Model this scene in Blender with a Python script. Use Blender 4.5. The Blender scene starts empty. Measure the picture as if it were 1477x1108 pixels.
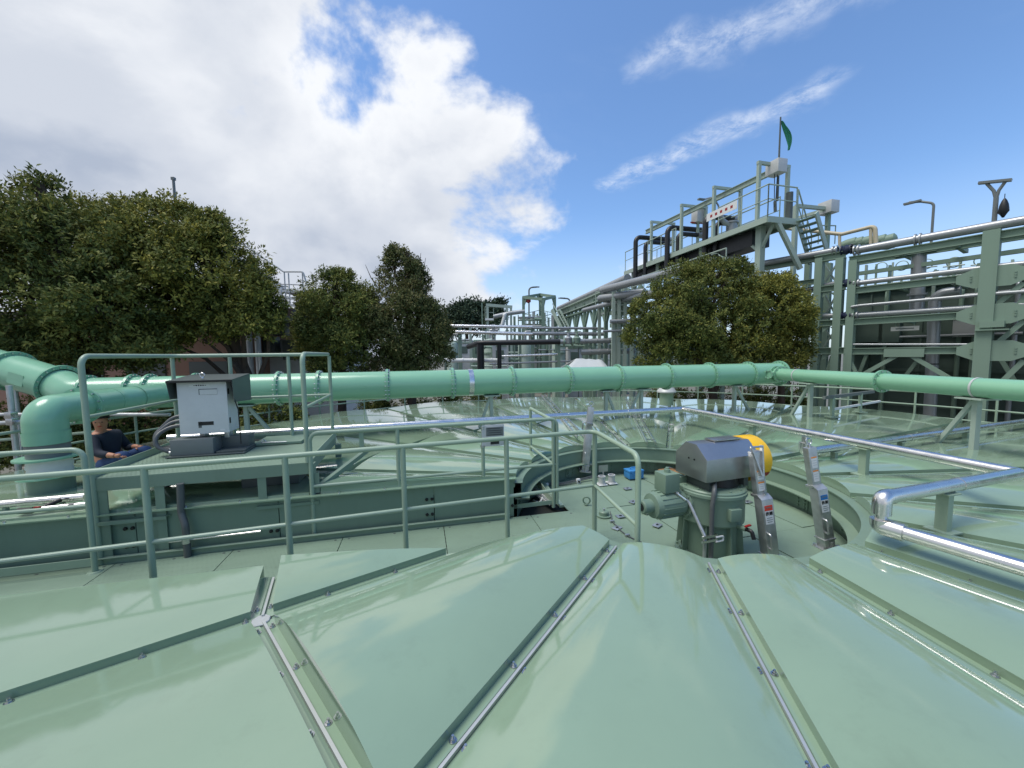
import bpy, bmesh, math, random
import numpy as np
from mathutils import Vector, Matrix
V = Vector
R = math.radians
random.seed(7)
sc = bpy.context.scene
col = sc.collection

# ------------------------------------------------------------------ camera
PW, PH, FOC = 1477.0, 1108.0, 555.0
CAM = V((0, 0, 1.87))
PITCH, ROLL = R(4.4), -0.012
_x = V((1, 0, 0)); _y = V((0, math.sin(PITCH), math.cos(PITCH))); CB = V((0, -math.cos(PITCH), math.sin(PITCH)))
CX = _x*math.cos(ROLL) + _y*math.sin(ROLL)
CY = -_x*math.sin(ROLL) + _y*math.cos(ROLL)
cd = bpy.data.cameras.new('camera'); cam = bpy.data.objects.new('camera', cd); col.objects.link(cam)
cam.matrix_world = Matrix(((CX.x, CY.x, CB.x, CAM.x), (CX.y, CY.y, CB.y, CAM.y), (CX.z, CY.z, CB.z, CAM.z), (0, 0, 0, 1)))
cd.sensor_width = 36.0; cd.lens = 36.0*FOC/PW; cd.clip_start = 0.05; cd.clip_end = 4000
sc.camera = cam

# ------------------------------------------------------------------ world and sun
SUN_EL, SUN_AZ = R(68), R(-104)          # azimuth measured from +Y towards +X
SUNV = V((math.sin(SUN_AZ)*math.cos(SUN_EL), math.cos(SUN_AZ)*math.cos(SUN_EL), math.sin(SUN_EL)))
world = bpy.data.worlds.new('World'); sc.world = world; world.use_nodes = True
nt = world.node_tree; nt.nodes.clear()
def WN(t, **k):
    n = nt.nodes.new(t)
    for a, b in k.items(): setattr(n, a, b)
    return n
def wl(a, b): nt.links.new(a, b)
def setin(n, i, v):
    if hasattr(v, 'is_linked'): wl(v, n.inputs[i])
    else: n.inputs[i].default_value = v
def M_(op, a, b=0.0, c=None, clamp=False):
    n = WN('ShaderNodeMath', operation=op, use_clamp=clamp); setin(n, 0, a); setin(n, 1, b)
    if c is not None: setin(n, 2, c)
    return n.outputs[0]
def VM(op, a, b=(0, 0, 0)):
    n = WN('ShaderNodeVectorMath', operation=op); setin(n, 0, a)
    if op == 'SCALE': setin(n, 3, b)
    else: setin(n, 1, b)
    return n.outputs[1] if op in ('DOT_PRODUCT', 'LENGTH', 'DISTANCE') else n.outputs[0]
def SS(v, lo, hi):
    n = WN('ShaderNodeMapRange', interpolation_type='SMOOTHSTEP'); setin(n, 0, v); setin(n, 1, lo); setin(n, 2, hi); return n.outputs[0]
def NZ(vec, scale, detail=6, rough=.55, dist=0.0):
    n = WN('ShaderNodeTexNoise'); setin(n, 'Vector', vec); setin(n, 'Scale', scale); setin(n, 'Detail', detail); setin(n, 'Roughness', rough); setin(n, 'Distortion', dist); return n.outputs[0]
def MIX(f, a, b):
    n = WN('ShaderNodeMix', data_type='RGBA'); setin(n, 0, f); setin(n, 6, a); setin(n, 7, b); return n.outputs[2]
sky = WN('ShaderNodeTexSky', sky_type='NISHITA', sun_disc=False, sun_elevation=SUN_EL, sun_rotation=SUN_AZ, air_density=1.0, dust_density=0.6, ozone_density=2.0, altitude=0)
tc = WN('ShaderNodeTexCoord').outputs['Generated']
sp = WN('ShaderNodeSeparateXYZ'); wl(tc, sp.inputs[0]); dx, dy, dz = sp.outputs
zz = M_('MAXIMUM', dz, 0.02)
den = M_('ADD', zz, 0.10)
cb = WN('ShaderNodeCombineXYZ'); setin(cb, 0, M_('DIVIDE', dx, den)); setin(cb, 1, M_('DIVIDE', dy, den)); pl = cb.outputs[0]
cdir = VM('MULTIPLY', tc, (1.0, 1.0, 1.35))
n1 = NZ(cdir, 2.3, 10, .56, .15)
n1b = NZ(VM('ADD', cdir, (3.1, 7.7, 0)), .9, 3, .5)
# cumulus cover: heavier towards -X
cov = M_('ADD', M_('ADD', M_('MULTIPLY', n1, 1.15), M_('MULTIPLY', n1b, .30)), M_('ADD', M_('MULTIPLY', dx, -.56), -.195))
lowhaze = SS(dz, .40, .02)
cov = M_('ADD', cov, M_('MULTIPLY', SS(dz, .40, .10), .11))
mask = SS(cov, .545, .655)
# relief: density towards the sun decides lit edge or grey body
nS = NZ(VM('ADD', cdir, tuple(SUNV*.10+V((0, 0, .05)))), 2.3, 6, .5, .15)
relief = SS(M_('SUBTRACT', nS, n1), -.07, .11)
shade = M_('ADD', M_('MULTIPLY', SS(cov, .60, .92), .62), M_('MULTIPLY', relief, .45))
ccol = MIX(M_('MINIMUM', shade, 1.0), (6.6, 6.75, 7.0, 1), (3.05, 3.5, 4.35, 1))
# thin streaks on the cloud layer
def streak(a, b, w, sc_):
    a = V((*a, 0)); b = V((*b, 0)); ab = b - a
    pa = VM('SUBTRACT', pl, tuple(a))
    warp = VM('SCALE', VM('SUBTRACT', WNC(pl, sc_*.6), (.5, .5, .5)), .22)
    pa = VM('ADD', pa, warp)
    t = M_('DIVIDE', VM('DOT_PRODUCT', pa, tuple(ab)), ab.length_squared, clamp=True)
    cl = WN('ShaderNodeVectorMath', operation='SCALE'); cl.inputs[0].default_value = tuple(ab); wl(t, cl.inputs[3])
    dist = VM('DISTANCE', pa, cl.outputs[0])
    return M_('MULTIPLY', SS(dist, w, 0.0), SS(NZ(pl, sc_, 8, .7, .3), .34, .70))
def WNC(vec, s):
    n = WN('ShaderNodeTexNoise'); setin(n, 'Vector', vec); setin(n, 'Scale', s); setin(n, 'Detail', 3); return n.outputs[1]
s1 = streak((.50, 1.85), (.98, 1.28), .12, 9.0)
s2 = streak((.42, 1.20), (.90, .93), .10, 9.0)
s3 = streak((-.05, 3.0), (.20, 2.45), .10, 7.0)
st = M_('MULTIPLY', M_('MAXIMUM', M_('MAXIMUM', s1, s2), M_('MULTIPLY', s3, .7)), .55)
veil = M_('MULTIPLY', SS(NZ(pl, .8, 7, .6, .5), .5, .8), .18)
lowc = M_('MULTIPLY', SS(dz, .34, .0), .62)
skyc = VM('MULTIPLY', sky.outputs[0], (1.02, 1.22, 1.40))
c0 = MIX(M_('MAXIMUM', lowc, veil), skyc, (4.9, 5.6, 6.6, 1))
c1 = MIX(st, c0, (6.6, 7.0, 7.6, 1))
c2 = MIX(mask, c1, ccol)
bg = WN('ShaderNodeBackground'); wl(c2, bg.inputs[0]); bg.inputs[1].default_value = .108
out = WN('ShaderNodeOutputWorld'); wl(bg.outputs[0], out.inputs[0])

sl = bpy.data.lights.new('sun', 'SUN'); so = bpy.data.objects.new('sun', sl); col.objects.link(so)
sl.energy = 2.3; sl.angle = R(30); sl.color = (1.0, .96, .9)
so.rotation_euler = SUNV.to_track_quat('Z', 'Y').to_euler(); so.location = (0, 0, 30)
vs = sc.view_settings; vs.view_transform = 'Standard'; vs.look = 'None'; vs.exposure = 0.45; vs.gamma = 1.0; vs.use_curve_mapping = False
sc.cycles.use_denoising = True
sc.cycles.max_bounces = 6; sc.cycles.diffuse_bounces = 3; sc.cycles.glossy_bounces = 4; sc.cycles.transparent_max_bounces = 6

# ------------------------------------------------------------------ photo pixels to points
def ray(px, py): return CX*((px-738.5)/FOC) + CY*((554-py)/FOC) - CB
def Z(px, py, z):
    d = ray(px, py); return CAM + d*((z-CAM.z)/d.z)
def Yd(px, py, y):
    d = ray(px, py); return CAM + d*(y/d.y)
def OnV(px, py, o, n):                 # on the vertical plane through o with plan normal n
    d = ray(px, py); n = V((n[0], n[1], 0)); return CAM + d*((V(o)-CAM).dot(n)/d.dot(n))

# ------------------------------------------------------------------ materials
MATS = {}
def mat(name, c, rough=.5, metal=0.0, var=.08, vscale=3.0, bump=0.0, bscale=40.0, coat=0.0, spec=.5, dirt=0.0, streaky=False, rvar=.0, wob=0.0, wscale=2.0):
    m = bpy.data.materials.new(name); m.use_nodes = True; n = m.node_tree; N = n.nodes; b = N['Principled BSDF']
    tcn = N.new('ShaderNodeTexCoord'); vec = tcn.outputs['Object']
    geo = N.new('ShaderNodeNewGeometry')
    nz = N.new('ShaderNodeTexNoise'); nz.inputs['Scale'].default_value = vscale; nz.inputs['Detail'].default_value = 6; nz.inputs['Roughness'].default_value = .6
    mp = N.new('ShaderNodeMapping'); n.links.new(geo.outputs['Position'], mp.inputs[0]); n.links.new(mp.outputs[0], nz.inputs['Vector'])
    if streaky: mp.inputs['Scale'].default_value = (1, 1, .12)
    mr = N.new('ShaderNodeMapRange'); mr.inputs[1].default_value = .25; mr.inputs[2].default_value = .75; mr.inputs[3].default_value = 1-var; mr.inputs[4].default_value = 1+var
    n.links.new(nz.outputs[0], mr.inputs[0])
    hv = N.new('ShaderNodeHueSaturation'); hv.inputs['Color'].default_value = (*c, 1); n.links.new(mr.outputs[0], hv.inputs['Value'])
    last = hv.outputs[0]
    if dirt > 0:
        nd = N.new('ShaderNodeTexNoise'); nd.inputs['Scale'].default_value = vscale*2.7; nd.inputs['Detail'].default_value = 9; nd.inputs['Roughness'].default_value = .7
        n.links.new(mp.outputs[0], nd.inputs['Vector'])
        md = N.new('ShaderNodeMapRange'); md.inputs[1].default_value = .54; md.inputs[2].default_value = .74; md.inputs[3].default_value = 0; md.inputs[4].default_value = dirt
        n.links.new(nd.outputs[0], md.inputs[0])
        mx = N.new('ShaderNodeMix'); mx.data_type = 'RGBA'; n.links.new(md.outputs[0], mx.inputs[0]); n.links.new(last, mx.inputs[6]); mx.inputs[7].default_value = (c[0]*.35+.02, c[1]*.33+.018, c[2]*.3+.012, 1)
        last = mx.outputs[2]
    n.links.new(last, b.inputs['Base Color'])
    b.inputs['Metallic'].default_value = metal; b.inputs['Roughness'].default_value = rough
    b.inputs['Specular IOR Level'].default_value = spec; b.inputs['Coat Weight'].default_value = coat; b.inputs['Coat Roughness'].default_value = .06
    if rvar > 0:
        rr = N.new('ShaderNodeMapRange'); rr.inputs[1].default_value = .3; rr.inputs[2].default_value = .7; rr.inputs[3].default_value = max(.02, rough-rvar); rr.inputs[4].default_value = rough+rvar
        n.links.new(nz.outputs[0], rr.inputs[0]); n.links.new(rr.outputs[0], b.inputs['Roughness'])
    if bump > 0 or wob > 0:
        prev = None
        for amt, scl, dst in ((bump, bscale, .002), (wob, wscale, .01)):
            if amt <= 0: continue
            nb = N.new('ShaderNodeTexNoise'); nb.inputs['Scale'].default_value = scl; nb.inputs['Detail'].default_value = 3
            n.links.new(geo.outputs['Position'], nb.inputs['Vector'])
            bp = N.new('ShaderNodeBump'); bp.inputs['Strength'].default_value = amt; bp.inputs['Distance'].default_value = dst
            n.links.new(nb.outputs[0], bp.inputs['Height'])
            if prev: n.links.new(prev, bp.inputs['Normal'])
            prev = bp.outputs[0]
        n.links.new(prev, b.inputs['Normal'])
    MATS[name] = m
    return m
def srgb(r, g, b):
    f = lambda v: (v/255/12.92 if v <= 10 else ((v/255+.055)/1.055)**2.4)
    return (f(r), f(g), f(b))
mat('cover', srgb(130, 153, 129), .055, var=.06, vscale=1.2, bump=.02, bscale=300, wob=.12, wscale=1.4, spec=.6, rvar=.035, dirt=.16, coat=.6)
mat('rail', srgb(142, 162, 142), .36, var=.06, vscale=5, dirt=.10, spec=.4)
mat('plate', srgb(120, 141, 122), .55, var=.07, vscale=2.2, dirt=.22, spec=.35)
mat('steel_green', srgb(114, 136, 119), .42, var=.06, vscale=2, dirt=.14, spec=.4, streaky=True)
mat('mint', srgb(130, 180, 149), .22, var=.04, vscale=2, spec=.5, dirt=.06, bump=.05, bscale=120, rvar=.05)
mat('chrome', (.72, .71, .69), .27, 1.0, var=.05, vscale=6, bump=.12, bscale=30, rvar=.08)
mat('seam_steel', (.50, .52, .51), .5, .6, var=.08, vscale=9)
mat('stainless', (.55, .56, .57), .30, 1.0, var=.08, vscale=9, rvar=.1)
mat('galv', (.47, .49, .49), .42, .75, var=.2, vscale=14, rvar=.12, dirt=.12)
mat('alu_grey', srgb(188, 190, 189), .45, .1, var=.05, vscale=7, dirt=.08)
mat('box_white', srgb(206, 208, 206), .45, var=.05, vscale=7, dirt=.10)
mat('grey_paint', srgb(108, 114, 113), .4, var=.05, vscale=6, dirt=.1)
mat('dark_grey', srgb(80, 88, 86), .38, var=.06, vscale=5, dirt=.08)
mat('hood', (.46, .46, .46), .33, .9, var=.06, vscale=6, dirt=.12)
mat('black', srgb(22, 24, 25), .5, var=.1, vscale=6)
mat('conduit', srgb(84, 88, 88), .42, var=.05, vscale=12)
mat('gap', srgb(26, 32, 29), .8, var=.1)
mat('yellow', srgb(238, 186, 26), .35, var=.05, vscale=6, dirt=.1)
mat('red', srgb(150, 30, 28), .4, var=.06)
mat('blue', srgb(62, 132, 190), .45, var=.06, vscale=8)
mat('cardboard', srgb(150, 112, 74), .8, var=.1, vscale=8)
mat('white', srgb(214, 216, 214), .6, var=.05, vscale=5, dirt=.06)
mat('ink', srgb(20, 20, 20), .6)
mat('label_blue', srgb(30, 110, 175), .5)
mat('label_red', srgb(205, 66, 48), .5)
mat('label_orange', srgb(226, 140, 60), .5)
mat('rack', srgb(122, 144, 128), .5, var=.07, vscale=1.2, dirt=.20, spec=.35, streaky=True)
mat('pipe_silver', srgb(152, 156, 158), .38, .45, var=.08, vscale=1.6, dirt=.14, rvar=.1)
mat('pale_frame', srgb(156, 172, 160), .5, var=.07, vscale=1.2, dirt=.14)
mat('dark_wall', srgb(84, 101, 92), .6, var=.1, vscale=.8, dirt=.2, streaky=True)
mat('black_pipe', srgb(24, 27, 30), .45, var=.15, vscale=5)
mat('navy', srgb(24, 34, 52), .8, var=.15, vscale=8)
mat('blue_rubber', srgb(30, 40, 66), .5, var=.1)
mat('tan', srgb(186, 176, 150), .5, var=.06)
mat('peach', srgb(150, 116, 100), .8, var=.1, vscale=1.2, dirt=.18, streaky=True)
mat('roof_brown', srgb(60, 50, 47), .6, var=.1)
mat('ground', srgb(112, 112, 104), .9, var=.2, vscale=.3, dirt=.3)
mat('skin', srgb(176, 124, 98), .55, var=.06, vscale=14)
mat('jacket', srgb(26, 36, 52), .8, var=.15, vscale=9, bump=.4, bscale=30)
mat('jeans', srgb(44, 70, 112), .85, var=.2, vscale=10, bump=.4, bscale=34)
mat('hair', srgb(20, 17, 15), .6)
mat('bark', srgb(72, 60, 50), .9, var=.25, vscale=9, bump=.5, bscale=22)
mat('flag', srgb(40, 130, 100), .7, var=.08)
mat('tarp', srgb(186, 190, 188), .5, var=.04, vscale=3)

# ------------------------------------------------------------------ mesh builder
class MB:
    def __init__(s): s.v = []; s.f = []
    def add(s, vs, fs):
        o = len(s.v); s.v += [tuple(p) for p in vs]; s.f += [tuple(i+o for i in f) for f in fs]; return s
    def hexa(s, p):                       # 8 points: 4 bottom ccw, 4 top ccw
        return s.add(p, [(3, 2, 1, 0), (4, 5, 6, 7), (0, 1, 5, 4), (1, 2, 6, 5), (2, 3, 7, 6), (3, 0, 4, 7)])
    def box(s, c, size, ax=None):
        c = V(c); a = ax or (V((1, 0, 0)), V((0, 1, 0)), V((0, 0, 1))); h = [a[i]*(size[i]/2) for i in range(3)]
        return s.hexa([c-h[0]-h[1]-h[2], c+h[0]-h[1]-h[2], c+h[0]+h[1]-h[2], c-h[0]+h[1]-h[2], c-h[0]-h[1]+h[2], c+h[0]-h[1]+h[2], c+h[0]+h[1]+h[2], c-h[0]+h[1]+h[2]])
    def bar(s, p, q, w, h, up=(0, 0, 1)):
        p = V(p); q = V(q); d = (q-p).normalized(); up = V(up)
        if abs(d.dot(up)) > .98: up = V((0, 1, 0))
        a = d.cross(up).normalized(); b = a.cross(d)
        return s.box((p+q)/2, ((q-p).length, w, h), (d, -a, b)) if False else s.hexa([p+a*-w/2+b*-h/2, p+a*w/2+b*-h/2, q+a*w/2+b*-h/2, q+a*-w/2+b*-h/2, p+a*-w/2+b*h/2, p+a*w/2+b*h/2, q+a*w/2+b*h/2, q+a*-w/2+b*h/2])
    def ibeam(s, p, q, w, h, t=.012, up=(0, 0, 1)):
        p = V(p); q = V(q); d = (q-p).normalized(); up = V(up)
        if abs(d.dot(up)) > .98: up = V((0, 1, 0))
        a = d.cross(up).normalized(); b = a.cross(d)
        s.bar(p+b*(h/2-t/2), q+b*(h/2-t/2), w, t, b); s.bar(p-b*(h/2-t/2), q-b*(h/2-t/2), w, t, b); s.bar(p, q, t, h-2*t, b); return s
    def tube(s, pts, r, seg=10, bend=0.0, cap=True, bseg=6, closed=False):
        P = [V(p) for p in pts]
        if bend > 0 and len(P) > 2:
            Q = [P[0]]
            for i in range(1, len(P)-1):
                a = (P[i-1]-P[i]); b = (P[i+1]-P[i]); la, lb = a.length, b.length; a.normalize(); b.normalize()
                ang = a.angle(b)
                if ang > 3.1: Q.append(P[i]); continue
                cut = min(bend/math.tan(ang/2), la*.49, lb*.49); rr = cut*math.tan(ang/2)
                s0 = P[i]+a*cut; s1 = P[i]+b*cut; cen = P[i]+(a+b).normalized()*(rr/math.sin(ang/2))
                u = s0-cen; w = s1-cen; tot = u.angle(w)
                if tot < 1e-4: Q.append(P[i]); continue
                k = max(2, bseg)
                for j in range(k+1):
                    t = j/k; Q.append(cen + (u*math.sin((1-t)*tot)+w*math.sin(t*tot))/math.sin(tot))
            Q.append(P[-1]); P = Q
        n = len(P); rs = r if isinstance(r, (list, tuple)) else [r]*n
        tang = []
        for i in range(n):
            if closed: t = P[(i+1) % n]-P[i-1]
            else: t = (P[min(i+1, n-1)]-P[max(i-1, 0)])
            tang.append(t.normalized())
        up = V((0, 0, 1)) if abs(tang[0].z) < .9 else V((0, 1, 0))
        a = tang[0].cross(up).normalized(); vs = []
        for i in range(n):
            a = (a - tang[i]*a.dot(tang[i])).normalized(); b = tang[i].cross(a)
            for j in range(seg):
                th = 2*math.pi*j/seg; vs.append(P[i]+(a*math.cos(th)+b*math.sin(th))*rs[i])
        fs = []
        for i in range(n if closed else n-1):
            k = (i+1) % n
            for j in range(seg): fs.append((i*seg+j, i*seg+(j+1) % seg, k*seg+(j+1) % seg, k*seg+j))
        if cap and not closed: fs.append(tuple(range(seg-1, -1, -1))); fs.append(tuple((n-1)*seg+j for j in range(seg)))
        return s.add(vs, fs)
    def lathe(s, prof, o=(0, 0, 0), axis=(0, 0, 1), seg=24, a0=0.0, a1=2*math.pi):
        o = V(o); ax = V(axis).normalized(); e = V((1, 0, 0)) if abs(ax.x) < .9 else V((0, 1, 0))
        u = (e-ax*e.dot(ax)).normalized(); w = ax.cross(u); full = abs(a1-a0-2*math.pi) < 1e-6; m = seg if full else seg+1; vs = []; k = len(prof)
        for j in range(m):
            th = a0+(a1-a0)*j/seg; d = u*math.cos(th)+w*math.sin(th)
            for (r_, z_) in prof: vs.append(o+d*r_+ax*z_)
        fs = []
        for j in range(seg):
            j2 = (j+1) % m
            for i in range(k-1): fs.append((j*k+i, j2*k+i, j2*k+i+1, j*k+i+1))
        return s.add(vs, fs)
    def prism(s, poly, d):                # planar polygon (3D points) extruded by vector d
        P = [V(p) for p in poly]; n = len(P); d = V(d)
        return s.add(P+[p+d for p in P], [tuple(range(n-1, -1, -1)), tuple(range(n, 2*n))]+[(i, (i+1) % n, n+(i+1) % n, n+i) for i in range(n)])
    def mesh(s, name, m, sharp=32, bevel=0.0):
        me = bpy.data.meshes.new(name); me.from_pydata(s.v, [], s.f); 
        bm = bmesh.new(); bm.from_mesh(me)
        bmesh.ops.recalc_face_normals(bm, faces=bm.faces)
        if bevel > 0:
            ed = [e for e in bm.edges if len(e.link_faces) == 2 and e.calc_face_angle(0) > R(40)]
            bmesh.ops.bevel(bm, geom=ed, offset=bevel, segments=2, profile=.6, affect='EDGES', clamp_overlap=True)
        bm.to_mesh(me); bm.free()
        for p in me.polygons: p.use_smooth = True
        me.set_sharp_from_angle(angle=R(sharp)); me.materials.append(MATS[m]); return me
    def build(s, name, m, parent=None, sharp=32, bevel=0.0):
        return place(name, s.mesh(name, m, sharp, bevel), parent)
def place(name, me, parent=None, loc=None, mw=None):
    o = bpy.data.objects.new(name, me); col.objects.link(o)
    if parent is not None:
        o.parent = parent; o.matrix_parent_inverse = PINV.get(parent.name, Matrix.Identity(4))
    if mw is not None: o.matrix_basis = mw
    elif loc is not None: o.location = loc
    return o
PINV = {}
def thing(name, label, cat, loc, group=None):
    o = bpy.data.objects.new(name, None); col.objects.link(o); o.location = loc; o.empty_display_size = .1
    PINV[o.name] = Matrix.Translation(-V(loc))
    o['label'] = label; o['category'] = cat
    if group: o['group'] = group
    return o
def tag(o, label, cat, group=None):
    o['label'] = label; o['category'] = cat
    if group: o['group'] = group
    return o
def struct(o): o['kind'] = 'structure'; return o
def cpl(*a): return [V(p) for p in a]
# ------------------------------------------------------------------ ground, tank and its cover
GZ = -1.3
g = MB(); g.add([(-900, -900, GZ), (900, -900, GZ), (900, 900, GZ), (-900, 900, GZ)], [(0, 1, 2, 3)])
struct(g.build('ground', 'ground'))
TC = V((1.735, 4.25, 0)); RO, RR, RT = 1.70, 3.85, 8.0
Z0 = .40                                     # seam flange level of the cover
BA = R(15); E1 = V((math.cos(BA), math.sin(BA), 0)); E2 = V((-math.sin(BA), math.cos(BA), 0))
NE0, NE1 = Z(0, 870, .45), Z(665, 787, .45)  # near edge of the cover along the bridge
FW0, FW1 = Z(467, 711, .47), Z(741, 687, .47) # top edge of the wall beyond the bridge
def nrm(a, b):
    d = (b-a); d.z = 0; d.normalize(); return d, V((-d.y, d.x, 0))
NED, NEN = nrm(NE0, NE1); FWD, FWN = nrm(FW0, FW1)
def pol(a, r, z=0): return V((TC.x+r*math.cos(a), TC.y+r*math.sin(a), z))
Zv_ = V((0, 0, 1)); NS = 17; SA = [R(-102.7+360/NS*k) for k in range(NS)]
tank = thing('tank_cover', 'round sage green tank cover of glossy bulged panels around a central opening', 'tank cover', (TC.x, TC.y, GZ))
def panel_rows(a0, a1, r0, r1, inner):
    am = (a0+a1)/2; ha = (a1-a0)/2; gp = .014; fw = .040; uh = .045; nu = 16; nv = 14
    cols = []                                # (offset kind)
    rows = []
    def pt(rf, side):                        # on the seam line
        return pol(a0 if side == 0 else a1, rf)
    rl = []
    def rr(edge, th): return edge if edge in (RO, RT) else edge*math.cos(ha)/math.cos(th-am)
    # v stations (distance from r0), z flag
    L = r1-r0
    vs = [(0.02 if inner else gp, 0)] + ([] if inner else [(gp+fw, 0)]) + [(.02 if inner else gp+fw, 1)]
    s0 = vs[-1][0]; s1 = L-(gp+fw if inner else .03)
    vs += [(s0+(s1-s0)*i/nv, 1) for i in range(1, nv+1)] + [(s1, 0)] + ([(L-gp, 0)] if inner else [])
    out = []
    for s, fl in vs:
        t = s/L; row = []
        w = 2*math.sin(ha)*(r0+s)
        us = [(gp, 0), (gp+fw, 0)] + [(gp+fw+(w-2*gp-2*fw)*i/nu, 1) for i in range(nu+1)] + [(w-gp-fw, 0), (w-gp, 0)]
        for x, fu in us:
            f = x/w
            # angle so that chord fraction f is met
            th = am + math.atan((2*f-1)*math.tan(ha))
            ra = rr(r0, th); rb = rr(r1, th); rad = ra+(rb-ra)*t
            z = Z0
            if fl and fu:
                k = (x-gp-fw)/(w-2*gp-2*fw); h = (.074 if math.sin(am) < .2 else .058)*w if inner else .028*w
                z += uh + h*(1-abs(2*k-1)**2.3)*(1 if inner else 1-.25*t)
            elif fl or fu: z += 0
            row.append(pol(th, rad, z))
        out.append(row)
    return out
def clip_plane(bm, co, no, drop=True):
    gm = bm.verts[:]+bm.edges[:]+bm.faces[:]
    res = bmesh.ops.bisect_plane(bm, geom=gm, plane_co=co, plane_no=no, clear_outer=True, dist=1e-5)
    ed = [e for e in res['geom_cut'] if isinstance(e, bmesh.types.BMEdge)]
    if drop and ed:
        r2 = bmesh.ops.extrude_edge_only(bm, edges=ed)
        for v in r2['geom']:
            if isinstance(v, bmesh.types.BMVert): v.co.z = Z0-.06
def finish(bm, name, m, parent, sharp=32):
    bmesh.ops.recalc_face_normals(bm, faces=bm.faces)
    me = bpy.data.meshes.new(name); bm.to_mesh(me); bm.free()
    for p in me.polygons: p.use_smooth = True
    me.set_sharp_from_angle(angle=R(sharp)); me.materials.append(MATS[m]); return place(name, me, parent)
def grid_bm(rows):
    bm = bmesh.new(); G = [[bm.verts.new(p) for p in r] for r in rows]
    for i in range(len(G)-1):
        for j in range(len(G[0])-1): bm.faces.new((G[i][j], G[i][j+1], G[i+1][j+1], G[i+1][j]))
    return bm
for k in range(NS):
    a0 = SA[k]; a1 = SA[k]+2*math.pi/NS; am = (a0+a1)/2
    left = V((math.cos(am), math.sin(am), 0)).dot(E1) < .1
    for (r0, r1, inner) in ((RO, RR, True), (RR, RT, False)):
        rows = panel_rows(a0, a1, r0, r1, inner)
        if not left:
            finish(grid_bm(rows), 'cover_panel', 'cover', tank); continue
        for co, no in ((NE0, NEN), (FW0, -FWN)):
            bm = grid_bm(rows); clip_plane(bm, co, no)
            if len(bm.faces) < 3: bm.free(); continue
            bm.faces.ensure_lookup_table()
            finish(bm, 'cover_panel', 'cover', tank)
# frame under the seams (dark joint seen between the flanges) and bright joint strips
def keep(p): # outside the bridge trench
    q = p-TC
    return q.dot(E1) > 0 or (p-NE0).dot(NEN) < -.01 or (p-FW0).dot(FWN) > .01
def seg_clip(p, q):
    n = 60; pts = [p+(q-p)*i/n for i in range(n+1)]; runs = []; cur = []
    for t in pts:
        if keep(t): cur.append(t)
        else:
            if len(cur) > 1: runs.append((cur[0], cur[-1]))
            cur = []
    if len(cur) > 1: runs.append((cur[0], cur[-1]))
    return runs
strip_seams = [0, NS-1, 7, 9, 5, 11, 12, 14]
for k in range(NS):
    for p, q in seg_clip(pol(SA[k], RO+.03, Z0-.02), pol(SA[k], RT, Z0-.02)):
        MB().bar(p, q, .10, .03).build('seam_beam', 'steel_green', tank)
        if k in strip_seams:
            up = V((0, 0, .028)); d = (q-p).normalized(); a = V((-d.y, d.x, 0))
            e = q if (q-p).length < 2.4 else p+d*min((q-p).length, 2.13)
            sgn = -1 if k == 0 else 1
            MB().bar(p+up+a*.006*sgn, e+up+a*.006*sgn, .013, .018).build('seam_strip', 'seam_steel', tank)
    a0, a1 = SA[k], SA[k]+2*math.pi/NS
    for p, q in seg_clip(pol(a0, RR, Z0-.02), pol(a1, RR, Z0-.02)):
        MB().bar(p, q, .10, .03).build('seam_beam', 'steel_green', tank)
        d = (q-p).normalized(); a = V((-d.y, d.x, 0)); up = V((0, 0, .027))
        if k in (NS-1, NS-2, NS-3, 0, 4, 5, 6, 7, 8, 9):
            MB().bar(p+up+a*.006+d*.03, q+up+a*.006-d*.03, .013, .018).build('seam_strip', 'seam_steel', tank)
for k in range(NS):
    p = pol(SA[k], RR, Z0+.004)
    if keep(p):
        MB().lathe([(0, .004), (.046, .004), (.050, 0), (.050, -.03)], p, Zv_, 8).build('joint_cap', 'seam_steel', tank)
# bolts along the near seams
bm_ = MB().lathe([(0, 0), (.016, 0), (.016, .003), (0, .003)], seg=12)
bm_.lathe([(0, .003), (.011, .003), (.011, .012), (0, .012)], seg=6); bm_.lathe([(0, .012), (.0055, .012), (.0055, .022), (0, .022)], seg=8)
bolt_me = bm_.mesh('bolt', 'stainless')
def bolt_at(p): place('bolt', bolt_me, tank, mw=Matrix.Translation(p) @ Matrix.Rotation(random.random()*3, 4, 'Z'))
nb = 0
for k, rmax in ((NS-2, 6.4), (NS-1, 4.4), (0, 4.4), (1, 4.6), (2, 4.8), (3, 4.5), (NS-3, 5), (4, 4), (7, 6), (8, 6), (9, 6)):
    a = SA[k]; d = V((math.cos(a), math.sin(a), 0)); s = V((-d.y, d.x, 0)); r = RO+.12
    while r < rmax:
        for sg in (-1, 1):
            p = pol(a, r, Z0+.001)+s*sg*.032
            if keep(p): bolt_at(p)
        r += .42
for k in (NS-2, NS-3, NS-1, 0):
    p0, p1 = pol(SA[k], RR, Z0), pol(SA[k]+2*math.pi/NS, RR, Z0); d = (p1-p0); L = d.length; d.normalize(); s = V((-d.y, d.x, 0)); x = .10
    while x < L-.05:
        for sg in (-1, 1):
            p = p0+d*x+s*sg*.034
            if keep(p): bolt_at(p)
        x += .40
# tank shell below the cover
MB().lathe([(RT-.02, GZ+1.3+GZ*0-1.3), (RT-.02, Z0-.03), (RT+.08, Z0-.03), (RT+.08, Z0-.10), (RT+.0, Z0-.10), (RT+.0, GZ)], (TC.x, TC.y, 0), seg=96).build('tank_shell', 'steel_green', tank)
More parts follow.
